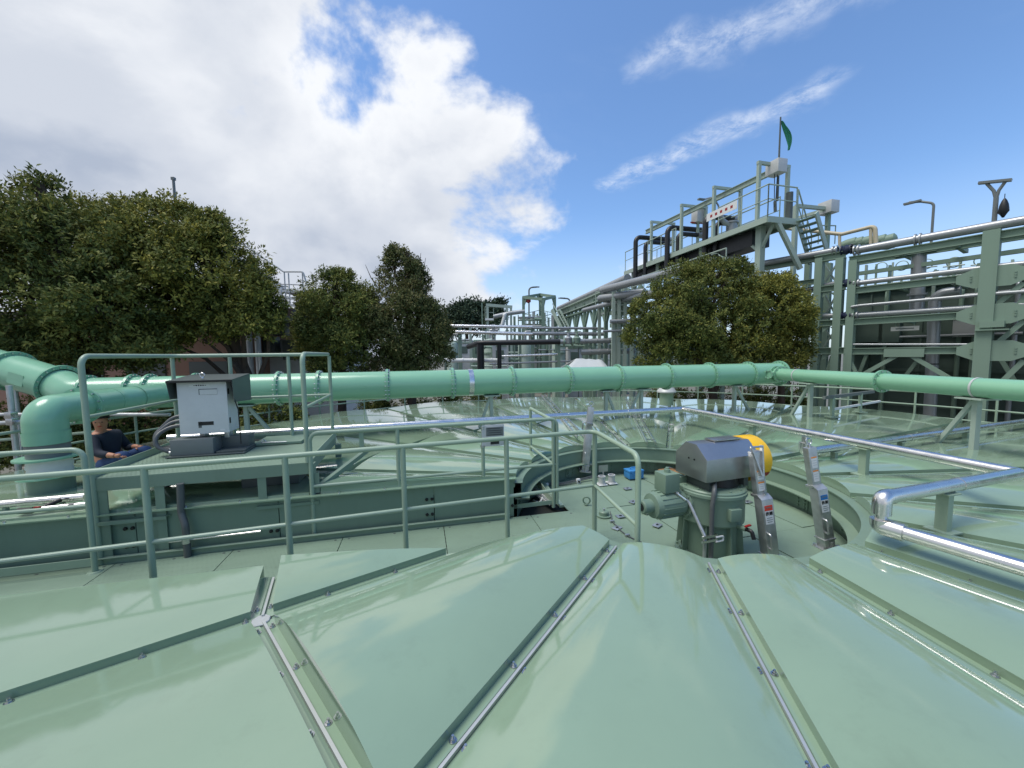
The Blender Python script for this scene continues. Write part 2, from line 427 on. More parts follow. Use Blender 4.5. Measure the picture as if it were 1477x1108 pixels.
# opening rim: upper flange, upper skirt, ledge, lower wall; open where the bridge comes in
def ring_bm(prof, seg=140):
    return MB().lathe(prof, (TC.x, TC.y, 0), seg=seg)
def ring_part(name, prof, m):
    b = ring_bm(prof); bm = bmesh.new(); me = bpy.data.meshes.new('t'); me.from_pydata(b.v, [], b.f); bm.from_mesh(me)
    kill = [f for f in bm.faces if not (lambda c: (c-TC).dot(E1) > 0 or (c-NE0).dot(NEN) < .02 or (c-FW0).dot(FWN) > -.03)(f.calc_center_median())]
    bmesh.ops.delete(bm, geom=kill, context='FACES'); return finish(bm, name, m, tank)
ring_part('rim_flange', [(RO+.06, Z0-.004), (RO-.07, Z0-.004), (RO-.07, Z0-.016), (RO+.06, Z0-.016)], 'steel_green')
ring_part('rim_skirt', [(RO-.045, Z0-.016), (RO-.045, .215), (RO-.055, .215), (RO-.055, Z0-.016)], 'steel_green')
ring_part('rim_ledge', [(RO-.04, .215), (RO-.15, .215), (RO-.15, .203), (RO+.02, .203)], 'plate')
ring_part('opening_wall', [(RO-.005, .203), (RO-.005, -.30)], 'steel_green')
for k in range(10):          # splice plates on the wall
    a = R(-40+k*23); p = pol(a, RO-.012, .10); d = V((math.cos(a), math.sin(a), 0)); s = V((-d.y, d.x, 0))
    b = MB().box(p, (.16, .012, .17), (s, d, V((0, 0, 1))))
    for i in (-1, 1):
        for j in (-1.2, -.4, .4, 1.2): b.lathe([(0, .012), (.011, .012), (.011, 0)], p+s*i*.045+V((0, 0, j*.05))-d*.006, -d, 6)
    b.build('splice_plate', 'steel_green', tank)

# ------------------------------------------------------------------ bridge: floor plates and far wall
br = thing('access_bridge', 'sage green chequered steel walkway running from the left into the tank opening', 'walkway', tuple(NE0+NEN*.6)[:2]+(GZ,))
fo = FW0.copy(); fo.z = 0; fo = fo-FWN*.005
def fp(s, t): return fo + FWD*s + FWN*t       # s along the wall, t towards the camera is negative
gapbox = MB(); a = fp(-6, -1.75); b_ = fp(2.95, -1.75); c = fp(2.95, -.02); d_ = fp(-6, -.02)
gapbox.prism([p+V((0, 0, -.06)) for p in (a, b_, c, d_)], (0, 0, .030)); gapbox.build('floor_frame', 'gap', br)
sj = [-6.0, -4.9, -3.8, -2.7] 
jx = [(Z(345, 785, 0)-fo).dot(FWD), (Z(495, 775, 0)-fo).dot(FWD), (Z(640, 760, 0)-fo).dot(FWD), (Z(770, 750, 0)-fo).dot(FWD)]
j0 = (Z(150, 825, 0)-fo).dot(FWD)
joints = [j0-2.2, j0-1.1, j0]+jx
joints = sorted(joints)
for i in range(len(joints)):
    s0 = joints[i]+.004; s1 = (joints[i+1] if i+1 < len(joints) else joints[i]+.95)-.004
    m = MB().prism([fp(s0, -1.72), fp(s1, -1.72), fp(s1, -.03), fp(s0, -.03)], (0, 0, -.012))
    pl_ = m.build('floor_plate', 'plate', br)
    # countersunk fixings
    s = MB()
    for q in (s0+.06, (s0+s1)/2, s1-.06):
        s.lathe([(0, .002), (.011, .002), (.013, 0)], fp(q, -.10), (0, 0, 1), 8)
    s.build('fixing', 'dark_grey', pl_)
# chequer relief: raised lozenges on the visible strip of the walkway
lz = MB()
sx = joints[2]
while sx < joints[-1]+.9:
    for j in range(26):
        t = -.07-j*.040; off = .019 if j % 2 else 0
        c = fp(sx+off, t)+V((0, 0, .0006)); ang = .6 if (j % 2) else -.6
        u = FWD*math.cos(ang)+FWN*math.sin(ang); w = V((-u.y, u.x, 0))
        lz.add([c-u*.011, c-w*.0035+V((0, 0, .0014)), c+u*.011, c+w*.0035+V((0, 0, .0014))], [(0, 1, 2, 3)])
    sx += .038
lo = lz.build('tread_pattern', 'plate', br); lo['kind'] = 'stuff'
# toe angle along the far side
MB().bar(fp(-5, -.045)+V((0, 0, .03)), fp(1.95, -.045)+V((0, 0, .03)), .008, .06).build('toe_bar', 'rail', br)
MB().bar(fp(-5, -.06)+V((0, 0, .063)), fp(1.95, -.06)+V((0, 0, .063)), .04, .006).build('toe_bar', 'rail', br)
# far wall below the cover: separate sheets with joints and latches
wall = thing('cover_side_wall', 'sage green sheet wall below the cover along the far side of the walkway', 'wall', tuple(fp(-1, 0))[:2]+(0,))
ws = [-5.5, -4.1, -3.0, -1.62, -.42, (OnV(626, 720, fo, FWN)-fo).dot(FWD), (OnV(741, 700, fo, FWN)-fo).dot(FWD)+.0]
ws = sorted(ws)
for i in range(len(ws)-1):
    a = fp(ws[i]+.004, 0); b = fp(ws[i+1]-.004, 0)
    MB().bar(a+V((0, 0, .225)), b+V((0, 0, .225)), .012, .45).build('wall_sheet', 'steel_green', wall)
    MB().bar(a+V((0, 0, .225))+FWN*.012, b+V((0, 0, .225))+FWN*.012, .006, .5).build('wall_backing', 'gap', wall)
    for zz_ in (.13, .30):
        if i % 2 == 0 or zz_ < .2:
            q = fp(ws[i+1]-.05, -.012)+V((0, 0, zz_)); m = MB()
            for sg in (-1, 1): m.lathe([(0, .016), (.014, .014), (.018, 0)], q+FWD*sg*.028, -FWN, 10)
            m.build('latch', 'black', wall)
MB().bar(fp(ws[0], -.02)+V((0, 0, .458)), fp(ws[-1]+.02, -.02)+V((0, 0, .458)), .09, .012).build('wall_cap', 'cover', wall)
MB().bar(fp(ws[0], .04)+V((0, 0, .40)), fp(ws[-1]+.02, .04)+V((0, 0, .40)), .04, .10).build('wall_cap', 'steel_green', wall)
for k in range(14):
    bolt = MB().lathe([(0, .014), (.010, .014), (.010, 0)], fp(ws[0]+.25+k*.45, -.03)+V((0, 0, .464)), (0, 0, 1), 6).build('cap_bolt', 'stainless', wall)
# near side wall, seen from the far side
nf = V((NE0.x, NE0.y, 0))
MB().bar(nf+V((0, 0, .19))-NED*2.5+NEN*.01, nf+NED*3.6+V((0, 0, .19))+NEN*.01, .012, .38).build('near_sheet', 'steel_green', wall)

# ------------------------------------------------------------------ floor inside the opening
dk = thing('centre_deck', 'sage green steel deck plates with dark joints inside the round tank opening', 'deck', (TC.x, TC.y, -.3))
bm = bmesh.new(); vsx = [bm.verts.new(pol(2*math.pi*i/72, RO-.03, -.055)) for i in range(72)]; bm.faces.new(vsx); finish(bm, "deck_frame", "gap", dk)
cuts_u = [-2.0, -.98, -.10, .55, 1.22, 2.0]; cuts_v = [-2.0, -.62, .44, 2.0]
def dpt(u, v): return TC+E1*u+E2*v
def deck_plate(u0, u1, v0, v1, z=0.0, mname='plate'):
    bm = bmesh.new(); vsx = [bm.verts.new(pol(2*math.pi*i/96, RO-.04, z-.012)) for i in range(96)]; bm.faces.new(vsx)
    for co, no in ((dpt(u0+.004, 0), -E1), (dpt(u1-.004, 0), E1), (dpt(0, v0+.004), -E2), (dpt(0, v1-.004), E2)):
        bmesh.ops.bisect_plane(bm, geom=bm.verts[:]+bm.edges[:]+bm.faces[:], plane_co=co, plane_no=no, clear_outer=True)
    if not bm.faces: bm.free(); return
    r = bmesh.ops.extrude_face_region(bm, geom=bm.faces[:])
    for v in r['geom']:
        if isinstance(v, bmesh.types.BMVert): v.co.z += .012
    finish(bm, 'deck_plate', mname, dk)
for i in range(5):
    for j in range(3):
        if i == 0 and j == 2: continue
        zz_ = -.012 if i == 0 else (-.004 if (i+j) % 2 else -.008)
        deck_plate(cuts_u[i], cuts_u[i+1], cuts_v[j], cuts_v[j+1], zz_)
# ------------------------------------------------------------------ handrails (green pipe)
RT_ = .0215; RM_ = .0165
def post(p, z0, z1, par, r=.0215, name='post'): return MB().tube([V((p.x, p.y, z0)), V((p.x, p.y, z1))], r, 12).build(name, 'rail', par)
def base_flange(p, z, par): return MB().lathe([(0, .008), (.05, .008), (.055, 0)], (p.x, p.y, z), (0, 0, 1), 14).build('base_flange', 'rail', par)
def lerp(a, b, t): return a+(b-a)*t
# near rail, with its return at the opening
n0, n1 = Z(0, 691, 1.1), Z(858, 622, 1.1); nd = (n1-n0).normalized(); n_far = n0-nd*2.2
n2 = Z(921, 657, 1.1)
hr = thing('handrail', 'long sage green pipe handrail on the near side of the walkway', 'handrail', (n1.x, n1.y, 0))
MB().tube([n_far, n1, n2, V((n2.x, n2.y, .002))], RT_, 12, bend=.085).build('top_rail', 'rail', hr)
MB().tube([n_far+V((0, 0, -.55)), n1+V((0, 0, -.55)), n2+V((0, 0, -.55))], RM_, 10, bend=.01).build('mid_rail', 'rail', hr)
for px in (207, 410, 580, 730):
    t = [t_ for t_ in np.linspace(0, 1, 400)]
    best = min(t, key=lambda q: abs((lambda w: 738.5+FOC*(w-CAM).dot(CX)/-(w-CAM).dot(CB))(lerp(n0, n1, q))-px))
    p = lerp(n0, n1, best); post(p, .0, 1.095, hr, .0225); base_flange(p, 0, hr)
p = n0-nd*.25; post(p, 0, 1.095, hr); p = n1; post(p, 0, 1.09, hr, .0235); base_flange(p, 0, hr); base_flange(n2, 0, hr)
# far rail with its return over the wall
f0, f1, f2 = Z(446, 625, 1.1), Z(803, 604, 1.1), Z(765, 589, 1.1)
hf = thing('handrail', 'sage green pipe handrail on the far side of the walkway carrying a small grey sign', 'handrail', (f1.x, f1.y, 0))
MB().tube([V((f0.x, f0.y, 0.002)), f0, f1, V((f1.x, f1.y, .06))], RT_, 12, bend=.085).build('top_rail', 'rail', hf)
fb = f1-(f1-f0).normalized()*.045
MB().tube([fb+V((0, 0, -.02)), f2, V((f2.x, f2.y, .1))], RT_, 12, bend=.02).build('return_rail', 'rail', hf)
MB().tube([f0+V((0, 0, -.55)), f1+V((0, 0, -.55))], RM_, 10).build('mid_rail', 'rail', hf)
MB().tube([fb+V((0, 0, -.55)), f2+V((0, 0, -.55))], RM_, 10).build('mid_rail', 'rail', hf)
for px in (573, 696):
    best = min(np.linspace(0, 1, 400), key=lambda q: abs((lambda w: 738.5+FOC*(w-CAM).dot(CX)/-(w-CAM).dot(CB))(lerp(f0, f1, q))-px))
    p = lerp(f0, f1, best); post(p, 0, 1.095, hf)
    if px == 696: psign = p
post(fb, .02, 1.08, hf)
MB().bar(V((f0.x, f0.y, .085)), V((f1.x, f1.y, .085)), .008, .05).build('toe_board', 'rail', hf)
rt = MB().bar(V((fb.x, fb.y, .07)), V((f2.x, f2.y, .16)), .008, .10); rt.build('toe_board', 'rail', hf)
MB().bar(V((fb.x+.1, fb.y, .03)), V((f2.x+.1, f2.y, .10)), .05, .03).build('toe_board', 'rail', hf)
# small sign clamped to the far rail
sg = thing('rail_sign', 'small grey sign plate clamped to a post of the far walkway handrail', 'sign', (psign.x, psign.y, .75))
sd = (f1-f0).normalized(); sn = V((sd.y, -sd.x, 0))
c = psign+sd*.135+sn*.02; c.z = .955
ax = (sd, -sn, V((0, 0, 1)))
MB().box(c, (.22, .006, .245), ax).build('plate', 'alu_grey', sg, bevel=.001)
MB().box(c+sn*.004+V((0, 0, .045)), (.20, .003, .10), ax).build('printed_panel', 'grey_paint', sg)
tx = MB()
for i in range(4): tx.box(c+sn*.006+V((0, 0, .08-.024*i))+sd*(.0 if i else -.01), (.17 if i % 2 else .15, .001, .006), ax)
tx.build('text_line', 'ink', sg)
MB().box(c+sn*.005+V((0, 0, -.035)), (.18, .003, .012), ax).build('slot', 'black', sg)
MB().box(c+sn*.005+V((0, 0, -.082)), (.10, .003, .040), ax).build('display', 'black', sg)
for dz_ in (.09, -.12): MB().lathe([(.024, -.012), (.028, -.012), (.028, .012), (.024, .012)], (psign.x, psign.y, .955+dz_), (0, 0, 1), 14).build('clamp', 'stainless', sg)
MB().box(V((psign.x, psign.y, .955))+sn*.02+sd*.01, (.05, .006, .24), ax).build('bracket', 'alu_grey', sg)
# short rail at the left, ending beside the platform
l1 = Z(120, 648, 1.1); l0 = Z(0, 655, 1.1); ld = (l1-l0).normalized(); l00 = l0-ld*2.5
hl = thing('handrail', 'sage green pipe handrail at the left ending beside the raised platform', 'handrail', (l1.x, l1.y, 0))
MB().tube([l00, l1, V((l1.x, l1.y, .002))], RT_, 12, bend=.085).build('top_rail', 'rail', hl)
MB().tube([l00+V((0, 0, -.5)), l1+V((0, 0, -.5))], RM_, 10).build('mid_rail', 'rail', hl)
MB().bar(V((l00.x, l00.y, .09)), V((l1.x, l1.y, .09)), .008, .07).build('toe_board', 'rail', hl)
base_flange(l1, 0, hl); post(l0-ld*.4, 0, 1.09, hl)

# ------------------------------------------------------------------ raised platform
PZ = .80
pa, pb = Z(133, 691, PZ), Z(447, 667, PZ); pd = (pb-pa).normalized(); pn = V((-pd.y, pd.x, 0)); PL = (pb-pa).length; PD = 1.42
pf = thing('step_platform', 'raised sage green platform with side steps straddling the cover beside the walkway', 'platform', (pa.x, pa.y, 0))
def pp(s, t, z=PZ): q = pa+pd*s+pn*t; q.z = z; return q
MB().prism([pp(0, 0), pp(PL, 0), pp(PL, PD), pp(0, PD)], (0, 0, -.006)).build('deck_plate', 'plate', pf)
for a, b in ((pp(0, .004, PZ-.062), pp(PL, .004, PZ-.062)), (pp(0, PD, PZ-.062), pp(PL, PD, PZ-.062)), (pp(0.004, 0, PZ-.062), pp(.004, PD, PZ-.062)), (pp(PL-.004, 0, PZ-.062), pp(PL-.004, PD, PZ-.062))):
    MB().bar(a, b, .012, .112).build('edge_beam', 'steel_green', pf)
MB().bar(pp(0, .03, PZ-.112), pp(PL, .03, PZ-.112), .06, .010).build('edge_beam', 'steel_green', pf)
MB().bar(pp(-.01, -.0, PZ+.03), pp(-.01, PD, PZ+.03), .008, .085).build('toe_board', 'rail', pf)
MB().bar(pp(0, PD+.01, PZ+.03), pp(PL, PD+.01, PZ+.03), .008, .085).build('toe_board', 'rail', pf)
MB().bar(pp(PL+.01, .3, PZ+.02), pp(PL+.01, PD, PZ+.02), .008, .07).build('toe_board', 'rail', pf)
def sx_(px): return (OnV(px, 740, pa, pn)-pa).dot(pd)
legs = [sx_(149)-.0, sx_(232), sx_(380), sx_(457)]
for s in legs:
    m = MB(); w = .075
    m.bar(pp(s, .01, 0.002), pp(s, .01, PZ-.118), w, .010, pn); m.bar(pp(s-w/2+.005, .05, .002), pp(s-w/2+.005, .05, PZ-.118), .010, .07, pn)
    m.build('leg', 'steel_green', pf)
for s in legs[::3]: MB().bar(pp(s, PD-.05, Z0+.1), pp(s, PD-.05, PZ-.118), .07, .07, pn).build('leg', 'steel_green', pf)
for s0, s1 in ((legs[0]-.04, legs[1]+.05), (legs[2]-.05, legs[3]+.03)):
    MB().prism([pp(s0, -.02, .40), pp(s1, -.02, .40), pp(s1+.02, .02, .40), pp(s1, .22, .40), pp(s0, .22, .40)], (0, 0, -.007)).build('step_tread', 'plate', pf)
    MB().bar(pp(s0, -.02, .382), pp(s1, -.02, .382), .006, .03).build('step_tread', 'steel_green', pf)
    MB().bar(pp(s0+.02, .02, .05), pp(s0+.02, .25, .05), .006, .10).build('step_side', 'steel_green', pf)
# sloping stringer and side plate on the right-hand end
MB().bar(pp(PL+.03, .02, PZ-.30), pp(PL+.48, .72, PZ-.08), .05, .05).build('brace', 'steel_green', pf)
MB().prism([pp(PL+.02, 0, PZ-.02), pp(PL+.02, 0, .05), pp(PL+.02, .10, .05), pp(PL+.02, .10, PZ-.02)], tuple(pd*.012)).build('side_plate', 'steel_green', pf)
# raised hatch frame on the deck and the little pull handle
hq = (Z(402, 640, PZ)-pa); hs, ht = hq.dot(pd), hq.dot(pn)
MB().box(pp(hs+.02, ht+.12, PZ+.022), (.52, .44, .03), (pd, pn, V((0, 0, 1)))).build('hatch', 'plate', pf, bevel=.004)
MB().box(pp(hs-.35, ht+.30, PZ+.004), (.42, .10, .006), (pd, pn, V((0, 0, 1)))).build('slot', 'gap', pf)
MB().bar(pp(hs-.58, ht+.36, PZ+.03), pp(hs-.14, ht+.36, PZ+.03), .01, .05).build('slot_edge', 'steel_green', pf)
MB().tube([pp(hs-.13, ht-.02, PZ+.04), pp(hs-.16, ht-.02, PZ+.075), pp(hs-.15, ht-.12, PZ+.05), pp(hs+.12, ht-.12, PZ+.042)], .006, 8, bend=.02).build('pull_handle', 'galv', pf)
lz = MB(); s = .02
while s < PL-.01:
    for j in range(40):
        t = .02+j*.035; c = pp(s+(.018 if j % 2 else 0), t, PZ+.0006); ang = .6 if j % 2 else -.6
        u = pd*math.cos(ang)+pn*math.sin(ang); w = V((-u.y, u.x, 0)); lz.add([c-u*.011, c-w*.0035+V((0, 0, .0014)), c+u*.011, c+w*.0035+V((0, 0, .0014))], [(0, 1, 2, 3)])
    s += .036
lz.build('tread_pattern', 'plate', pf)['kind'] = 'stuff'
# platform railing: U shape open to the walkway
pr = thing('platform_railing', 'sage green pipe railing around the back and sides of the raised platform', 'handrail', (pa.x, pa.y, PZ))
A0, A1, A2, A3 = pp(.0, .0, 1.9), pp(.0, PD-.06, 1.9), pp(PL-.02, PD-.06, 1.9), pp(PL-.02, .0, 1.9)
dn = lambda p, z: V((p.x, p.y, z))
MB().tube([dn(A0, .002), A0, A1, A2, A3, dn(A3, PZ)], .0235, 12, bend=.09).build('top_rail', 'rail', pr)
MB().tube([dn(A0, 1.36), dn(A1, 1.36), dn(A2, 1.36), dn(A3, 1.36)], RM_, 10, bend=.05).build('mid_rail', 'rail', pr)
for p in (A1, lerp(A1, A2, .345), lerp(A1, A2, .72), A2): post(p, PZ, 1.88, pr)

# ------------------------------------------------------------------ electrical box on the platform
bq = (Z(246, 661, PZ)-pa); bs, bt = bq.dot(pd), bq.dot(pn); Zv = V((0, 0, 1)); AX = (pd, pn, Zv)
bx = thing('control_box', 'light grey electrical control box under a dark hood on the raised platform', 'control box', tuple(pp(bs+.3, bt+.2)))
MB().box(pp(bs+.34, bt+.20, PZ+.012), (.74, .48, .012), AX).build('base_plate', 'dark_grey', bx, bevel=.002)
MB().box(pp(bs+.20, bt+.10, PZ+.105), (.40, .20, .17), AX).build('base_box', 'grey_paint', bx, bevel=.004)
MB().box(pp(bs+.45, bt+.28, PZ+.095), (.46, .16, .15), AX).build('base_box', 'dark_grey', bx, bevel=.004)
MB().box(pp(bs+.56, bt+.16, PZ+.03), (.28, .30, .02), AX).build('base_tray', 'dark_grey', bx, bevel=.002)
for q in (.20, .44): MB().box(pp(bs+q+.02, bt+.24, PZ+.20), (.05, .10, .09), AX).build('bracket', 'galv', bx, bevel=.002)
bw, bd, bh = .46, .26, .58; bz = PZ+.235; c0 = bs+.30; t0 = bt+.10
case = MB().box(pp(c0, t0+bd/2, bz+bh/2), (bw, bd, bh), AX).build('case', 'box_white', bx, bevel=.006)
door = MB().box(pp(c0, t0-.012, bz+bh/2), (bw+.008, .022, bh+.008), AX).build('door', 'box_white', bx, bevel=.005)
ff = t0-.0245
MB().box(pp(c0+.055, ff, bz+bh*.80), (.175, .002, .066), AX).build('window_recess', 'dark_grey', door)
MB().box(pp(c0+.060, ff-.002, bz+bh*.795), (.168, .002, .056), AX).build('window', 'box_white', door)
MB().box(pp(c0+.015, ff, bz+.112), (.145, .003, .040), AX).build('slot', 'black', door)
MB().box(pp(c0-.042, ff, bz+.10), (.03, .003, .068), AX).build('slot', 'dark_grey', door)
MB().box(pp(c0-.02, ff, bz+bh*.925), (.20, .002, .032), AX).build('name_label', 'white', door)
for z_ in (.13, .46): MB().box(pp(c0+bw/2+.004, t0+.012, bz+z_), (.006, .028, .062), AX).build('hinge', 'black', case)
tb = MB()
for i in range(6): tb.box(pp(c0-.07+i*.021, ff-.0015, bz+bh*.925), (.015 if i % 2 else .012, .001, .012 if i not in (0, 5) else .006), AX)
tb.build('label_print', 'ink', door)
MB().box(pp(c0+.17, ff, bz+.03), (.05, .002, .014), AX).build('maker_label', 'white', door)
# hood: folded sheet, roof and right cheek
hz = bz+bh+.035; x0, x1 = c0-bw/2-.06, c0+bw/2+.09; y0, y1 = t0-.10, t0+bd+.14
hd = MB().prism([pp(x0, y0, hz-.025), pp(x1, y0, hz-.025), pp(x1, y1, hz+.02), pp(x0, y1, hz+.02)], (0, 0, .006))
hd.prism([pp(x1-.002, y0, hz-.026), pp(x1-.002, y0+.02, hz-.27), pp(x1-.002, y1, hz-.30), pp(x1-.002, y1, hz+.019)], tuple(pd*.005))
hd.prism([pp(x0, y0, hz-.026), pp(x0, y0+.05, hz-.22), pp(x0, y1, hz-.24), pp(x0, y1, hz+.019)], tuple(pd*.005))
hd.prism([pp(x0, y1, hz+.019), pp(x1, y1, hz+.019), pp(x1, y1, hz-.30), pp(x0, y1, hz-.30)], tuple(pn*.005))
MB.build(hd, 'hood', 'dark_grey', bx)
MB().bar(pp(x0, y0, hz-.03), pp(x1, y0, hz-.03), .012, .022).build('hood_edge', 'black', bx)
MB().tube([pp(x1-.02, y0+.01, hz-.04), pp(x1-.0, y0+.04, hz-.25), pp(x1+.02, y0+.06, hz-.36), pp(x1+.03, y0+.05, PZ+.10)], .006, 8, bend=.08).build('cable', 'black', bx)
ring_c = pp(c0+.02, t0-.04, hz+.035)
MB().tube([ring_c+pd*.022*math.cos(a)+Zv*.022*math.sin(a) for a in np.linspace(0, 2*math.pi, 16, endpoint=False)], .006, 8, closed=True).build('lifting_eye', 'stainless', bx)
MB().lathe([(0, .018), (.01, .018), (.014, 0)], ring_c-Zv*.035, Zv, 10).build('lifting_eye', 'stainless', bx)
# three flexible conduits looping from the case to the base box
for i in range(3):
    o = .035*i
    pts = [pp(c0-bw/2+.05, t0+.12+o, bz+.10+.05*i), pp(c0-bw/2-.16-.0*i, t0+.10+o, bz+.07+.05*i), pp(bs-.16-o*.6, bt+.08+o, PZ+.24), pp(bs-.15-o*.6, bt+.05+o, PZ+.12-.018*i), pp(bs-.02, bt+.06+o*.6, PZ+.075+.028*(i-1))]
    MB().tube(pts, .021, 10, bend=.12, bseg=8).build('conduit', 'conduit', bx)
    MB().lathe([(.024, -.02), (.026, -.02), (.026, .02), (.024, .02)], pp(bs-.012, bt+.06+o*.6, PZ+.075+.028*(i-1)), pd, 10).build('gland', 'stainless', bx)
# conduit dropping below the platform and the pipe along the wall under it
cx = thing('drop_conduit', 'grey conduit hanging below the raised platform to the walkway floor', 'conduit', tuple(pp(sx_(268), .12, 0)))
q = sx_(266)
MB().tube([pp(q, -.03, PZ-.10), pp(q-.01, -.03, .42), pp(q+.03, -.06, .30), pp(q+.03, -.06, .0)], .030, 12, bend=.12).build('hose', 'conduit', cx)
MB().lathe([(.031, -.035), (.037, -.035), (.037, .035), (.031, .035)], pp(q+.03, -.06, .17), Zv, 12).build('coupling', 'stainless', cx)
MB().tube([pp(q-.12, -.035, .155), pp(legs[2]-.02, -.035, .155)], .012, 10).build('branch_pipe', 'chrome', cx)
# dark fittings below the platform deck
uf = thing('cable_tray', 'dark cable tray slung under the raised platform deck', 'cable tray', tuple(pp(.3, .7, PZ-.2)))
MB().box(pp(.45, .55, PZ-.17), (.40, .10, .06), (pd, pn, Zv)).build('tray', 'dark_grey', uf)
MB().bar(pp(.12, .75, .46), pp(.5, .30, PZ-.13), .05, .05).build('strut', 'dark_grey', uf)
MB().box(pp(1.30, .55, .55), (.55, .4, .12), (pd, pn, Zv)).build('duct_box', 'dark_grey', uf, bevel=.004)
# ------------------------------------------------------------------ drive unit in the opening
DC = Z(1022, 795, 0); 
HA = R(18); H1 = V((math.cos(HA), math.sin(HA), 0)); H2 = V((-math.sin(HA), math.cos(HA), 0)); Zv = V((0, 0, 1))
dr = thing('drive_unit', 'sage green gear drive on a ribbed pedestal under a grey motor hood', 'drive unit', tuple(DC))
MB().lathe([(0, .0), (.295, 0), (.295, .018), (.262, .022), (.262, .045), (.24, .05)], DC, Zv, 40).build('base_flange', 'steel_green', dr)
MB().lathe([(.232, .045), (.222, .34), (.265, .36)], DC, Zv, 40).build('pedestal', 'steel_green', dr)
for k in range(8):
    a = R(k*45+12); d = V((math.cos(a), math.sin(a), 0)); s = V((-d.y, d.x, 0))
    MB().prism([DC+d*.22+Zv*.03-s*.006, DC+d*.285+Zv*.03-s*.006, DC+d*.262+Zv*.345-s*.006, DC+d*.20+Zv*.345-s*.006], tuple(s*.012)).build('rib', 'steel_green', dr)
for k in range(12):
    a = R(k*30+4); p = DC+V((math.cos(a)*.275, math.sin(a)*.275, .018)); MB().lathe([(0, .016), (.013, .016), (.013, 0)], p, Zv, 6).build('base_bolt', 'steel_green', dr)
MB().lathe([(.20, .345), (.272, .345), (.282, .36), (.282, .56), (.287, .575), (.287, .60), (.300, .60), (.300, .625), (.288, .632), (.288, .645), (.278, .655), (0, .655)], DC, Zv, 48).build('gear_case', 'steel_green', dr)
for k in range(12):
    a = R(k*30+10); p = DC+V((math.cos(a)*.255, math.sin(a)*.255, .655)); MB().lathe([(0, .012), (.012, .012), (.012, 0)], p, Zv, 6).build('cover_bolt', 'steel_green', dr)
# small cover and sight glass on the gear case
def on_case(deg, z, rad=.282): a = R(deg); d = V((math.cos(a), math.sin(a), 0)); return DC+d*rad+Zv*z, d, V((-d.y, d.x, 0))
p, d, s = on_case(-78, .475); MB().box(p+d*.015, (.11, .05, .105), (s, d, Zv)).build('inspection_cover', 'steel_green', dr, bevel=.006)
p, d, s = on_case(-170, .46); 
m = MB(); m.box(p+d*.008, (.05, .02, .13), (s, d, Zv)); m.build('oil_gauge', 'stainless', dr, bevel=.004)
MB().box(p+d*.019, (.02, .004, .09), (s, d, Zv)).build('gauge_glass', 'alu_grey', dr)
p, d, s = on_case(-65, .36, .23)
MB().tube([p, p+d*.12], .022, 12).build('drain_pipe', 'steel_green', dr)
MB().tube([p+d*.12, p+d*.17, p+d*.19-Zv*.06], .017, 10, bend=.02).build('drain_valve', 'black', dr)
MB().box(p+d*.135+Zv*.035, (.07, .02, .012), (s, d, Zv)).build('valve_handle', 'red', dr, bevel=.003)
# hood: folded sheet box with chamfered long edges
HC = DC+H1*.045-H2*.02; hl, hw, hb, ht_, ch = .60, .37, .75, 1.06, .12
prof = [(-hw/2, hb), (hw/2, hb), (hw/2, ht_-ch*.95), (hw/2-ch, ht_), (-hw/2+ch, ht_), (-hw/2, ht_-ch*.95)]
hoodp = [HC-H1*hl/2+H2*a+Zv*b for a, b in prof]
hood = MB().prism(hoodp, tuple(H1*hl)).build('motor_hood', 'hood', dr, bevel=.003)
MB().box(HC+H1*.06+Zv*(ht_+.012), (.30, .12, .014), (H1, H2, Zv)).build('hood_lid', 'hood', hood, bevel=.003)
MB().bar(HC-H1*.09-H2*.07+Zv*(ht_+.02), HC+H1*.2-H2*.07+Zv*(ht_+.02), .008, .008).build('lid_bar', 'stainless', hood)
for a in (-.02, .045): MB().lathe([(0, .003), (.009, .003), (.009, 0)], HC-H1*hl/2+H2*(-a)+Zv*.92, -H1, 10).build('vent_hole', 'black', hood)
lp = HC+H1*(hl/2-.06)-H2*hw/2+Zv*.82
MB().box(lp-H2*.012, (.03, .024, .045), (H1, H2, Zv)).build('latch', 'galv', hood, bevel=.003)
MB().tube([lp-H2*.02+Zv*.02, lp-H2*.05+Zv*.01, lp-H2*.05-Zv*.03], .006, 8, bend=.01).build('latch', 'galv', hood)
MB().lathe([(.0, .66), (.16, .66), (.15, .752), (0, .752)], HC+H1*.03, Zv, 30).build('hood_spigot', 'black', dr)
for q in (-.2, .2): MB().box(HC+H1*q+Zv*.702, (.05, .28, .096), (H1, H2, Zv)).build('hood_foot', 'dark_grey', dr)
# rounded yellow coupling guard behind the hood
GC = HC+H1*(hl/2+.075)+H2*.03+Zv*.855
gy = MB(); gy.lathe([(.0, -.085), (.215, -.085), (.215, .085), (.0, .085)], GC, H1, 44); gy.build('coupling_guard', 'yellow', dr, bevel=.004)
gb = MB(); 
for k in range(5):
    a0 = R(205+k*27); gb.lathe([(.2155, -.078), (.218, -.078), (.218, .078), (.2155, .078)], GC, H1, 6, a0, a0+R(13))
gb.build('guard_stripe', 'red', dr)
MB().lathe([(.216, -.03), (.220, -.03), (.220, .03), (.216, .03)], GC, H1, 44, R(-20), R(25)).build('guard_band', 'red', dr)
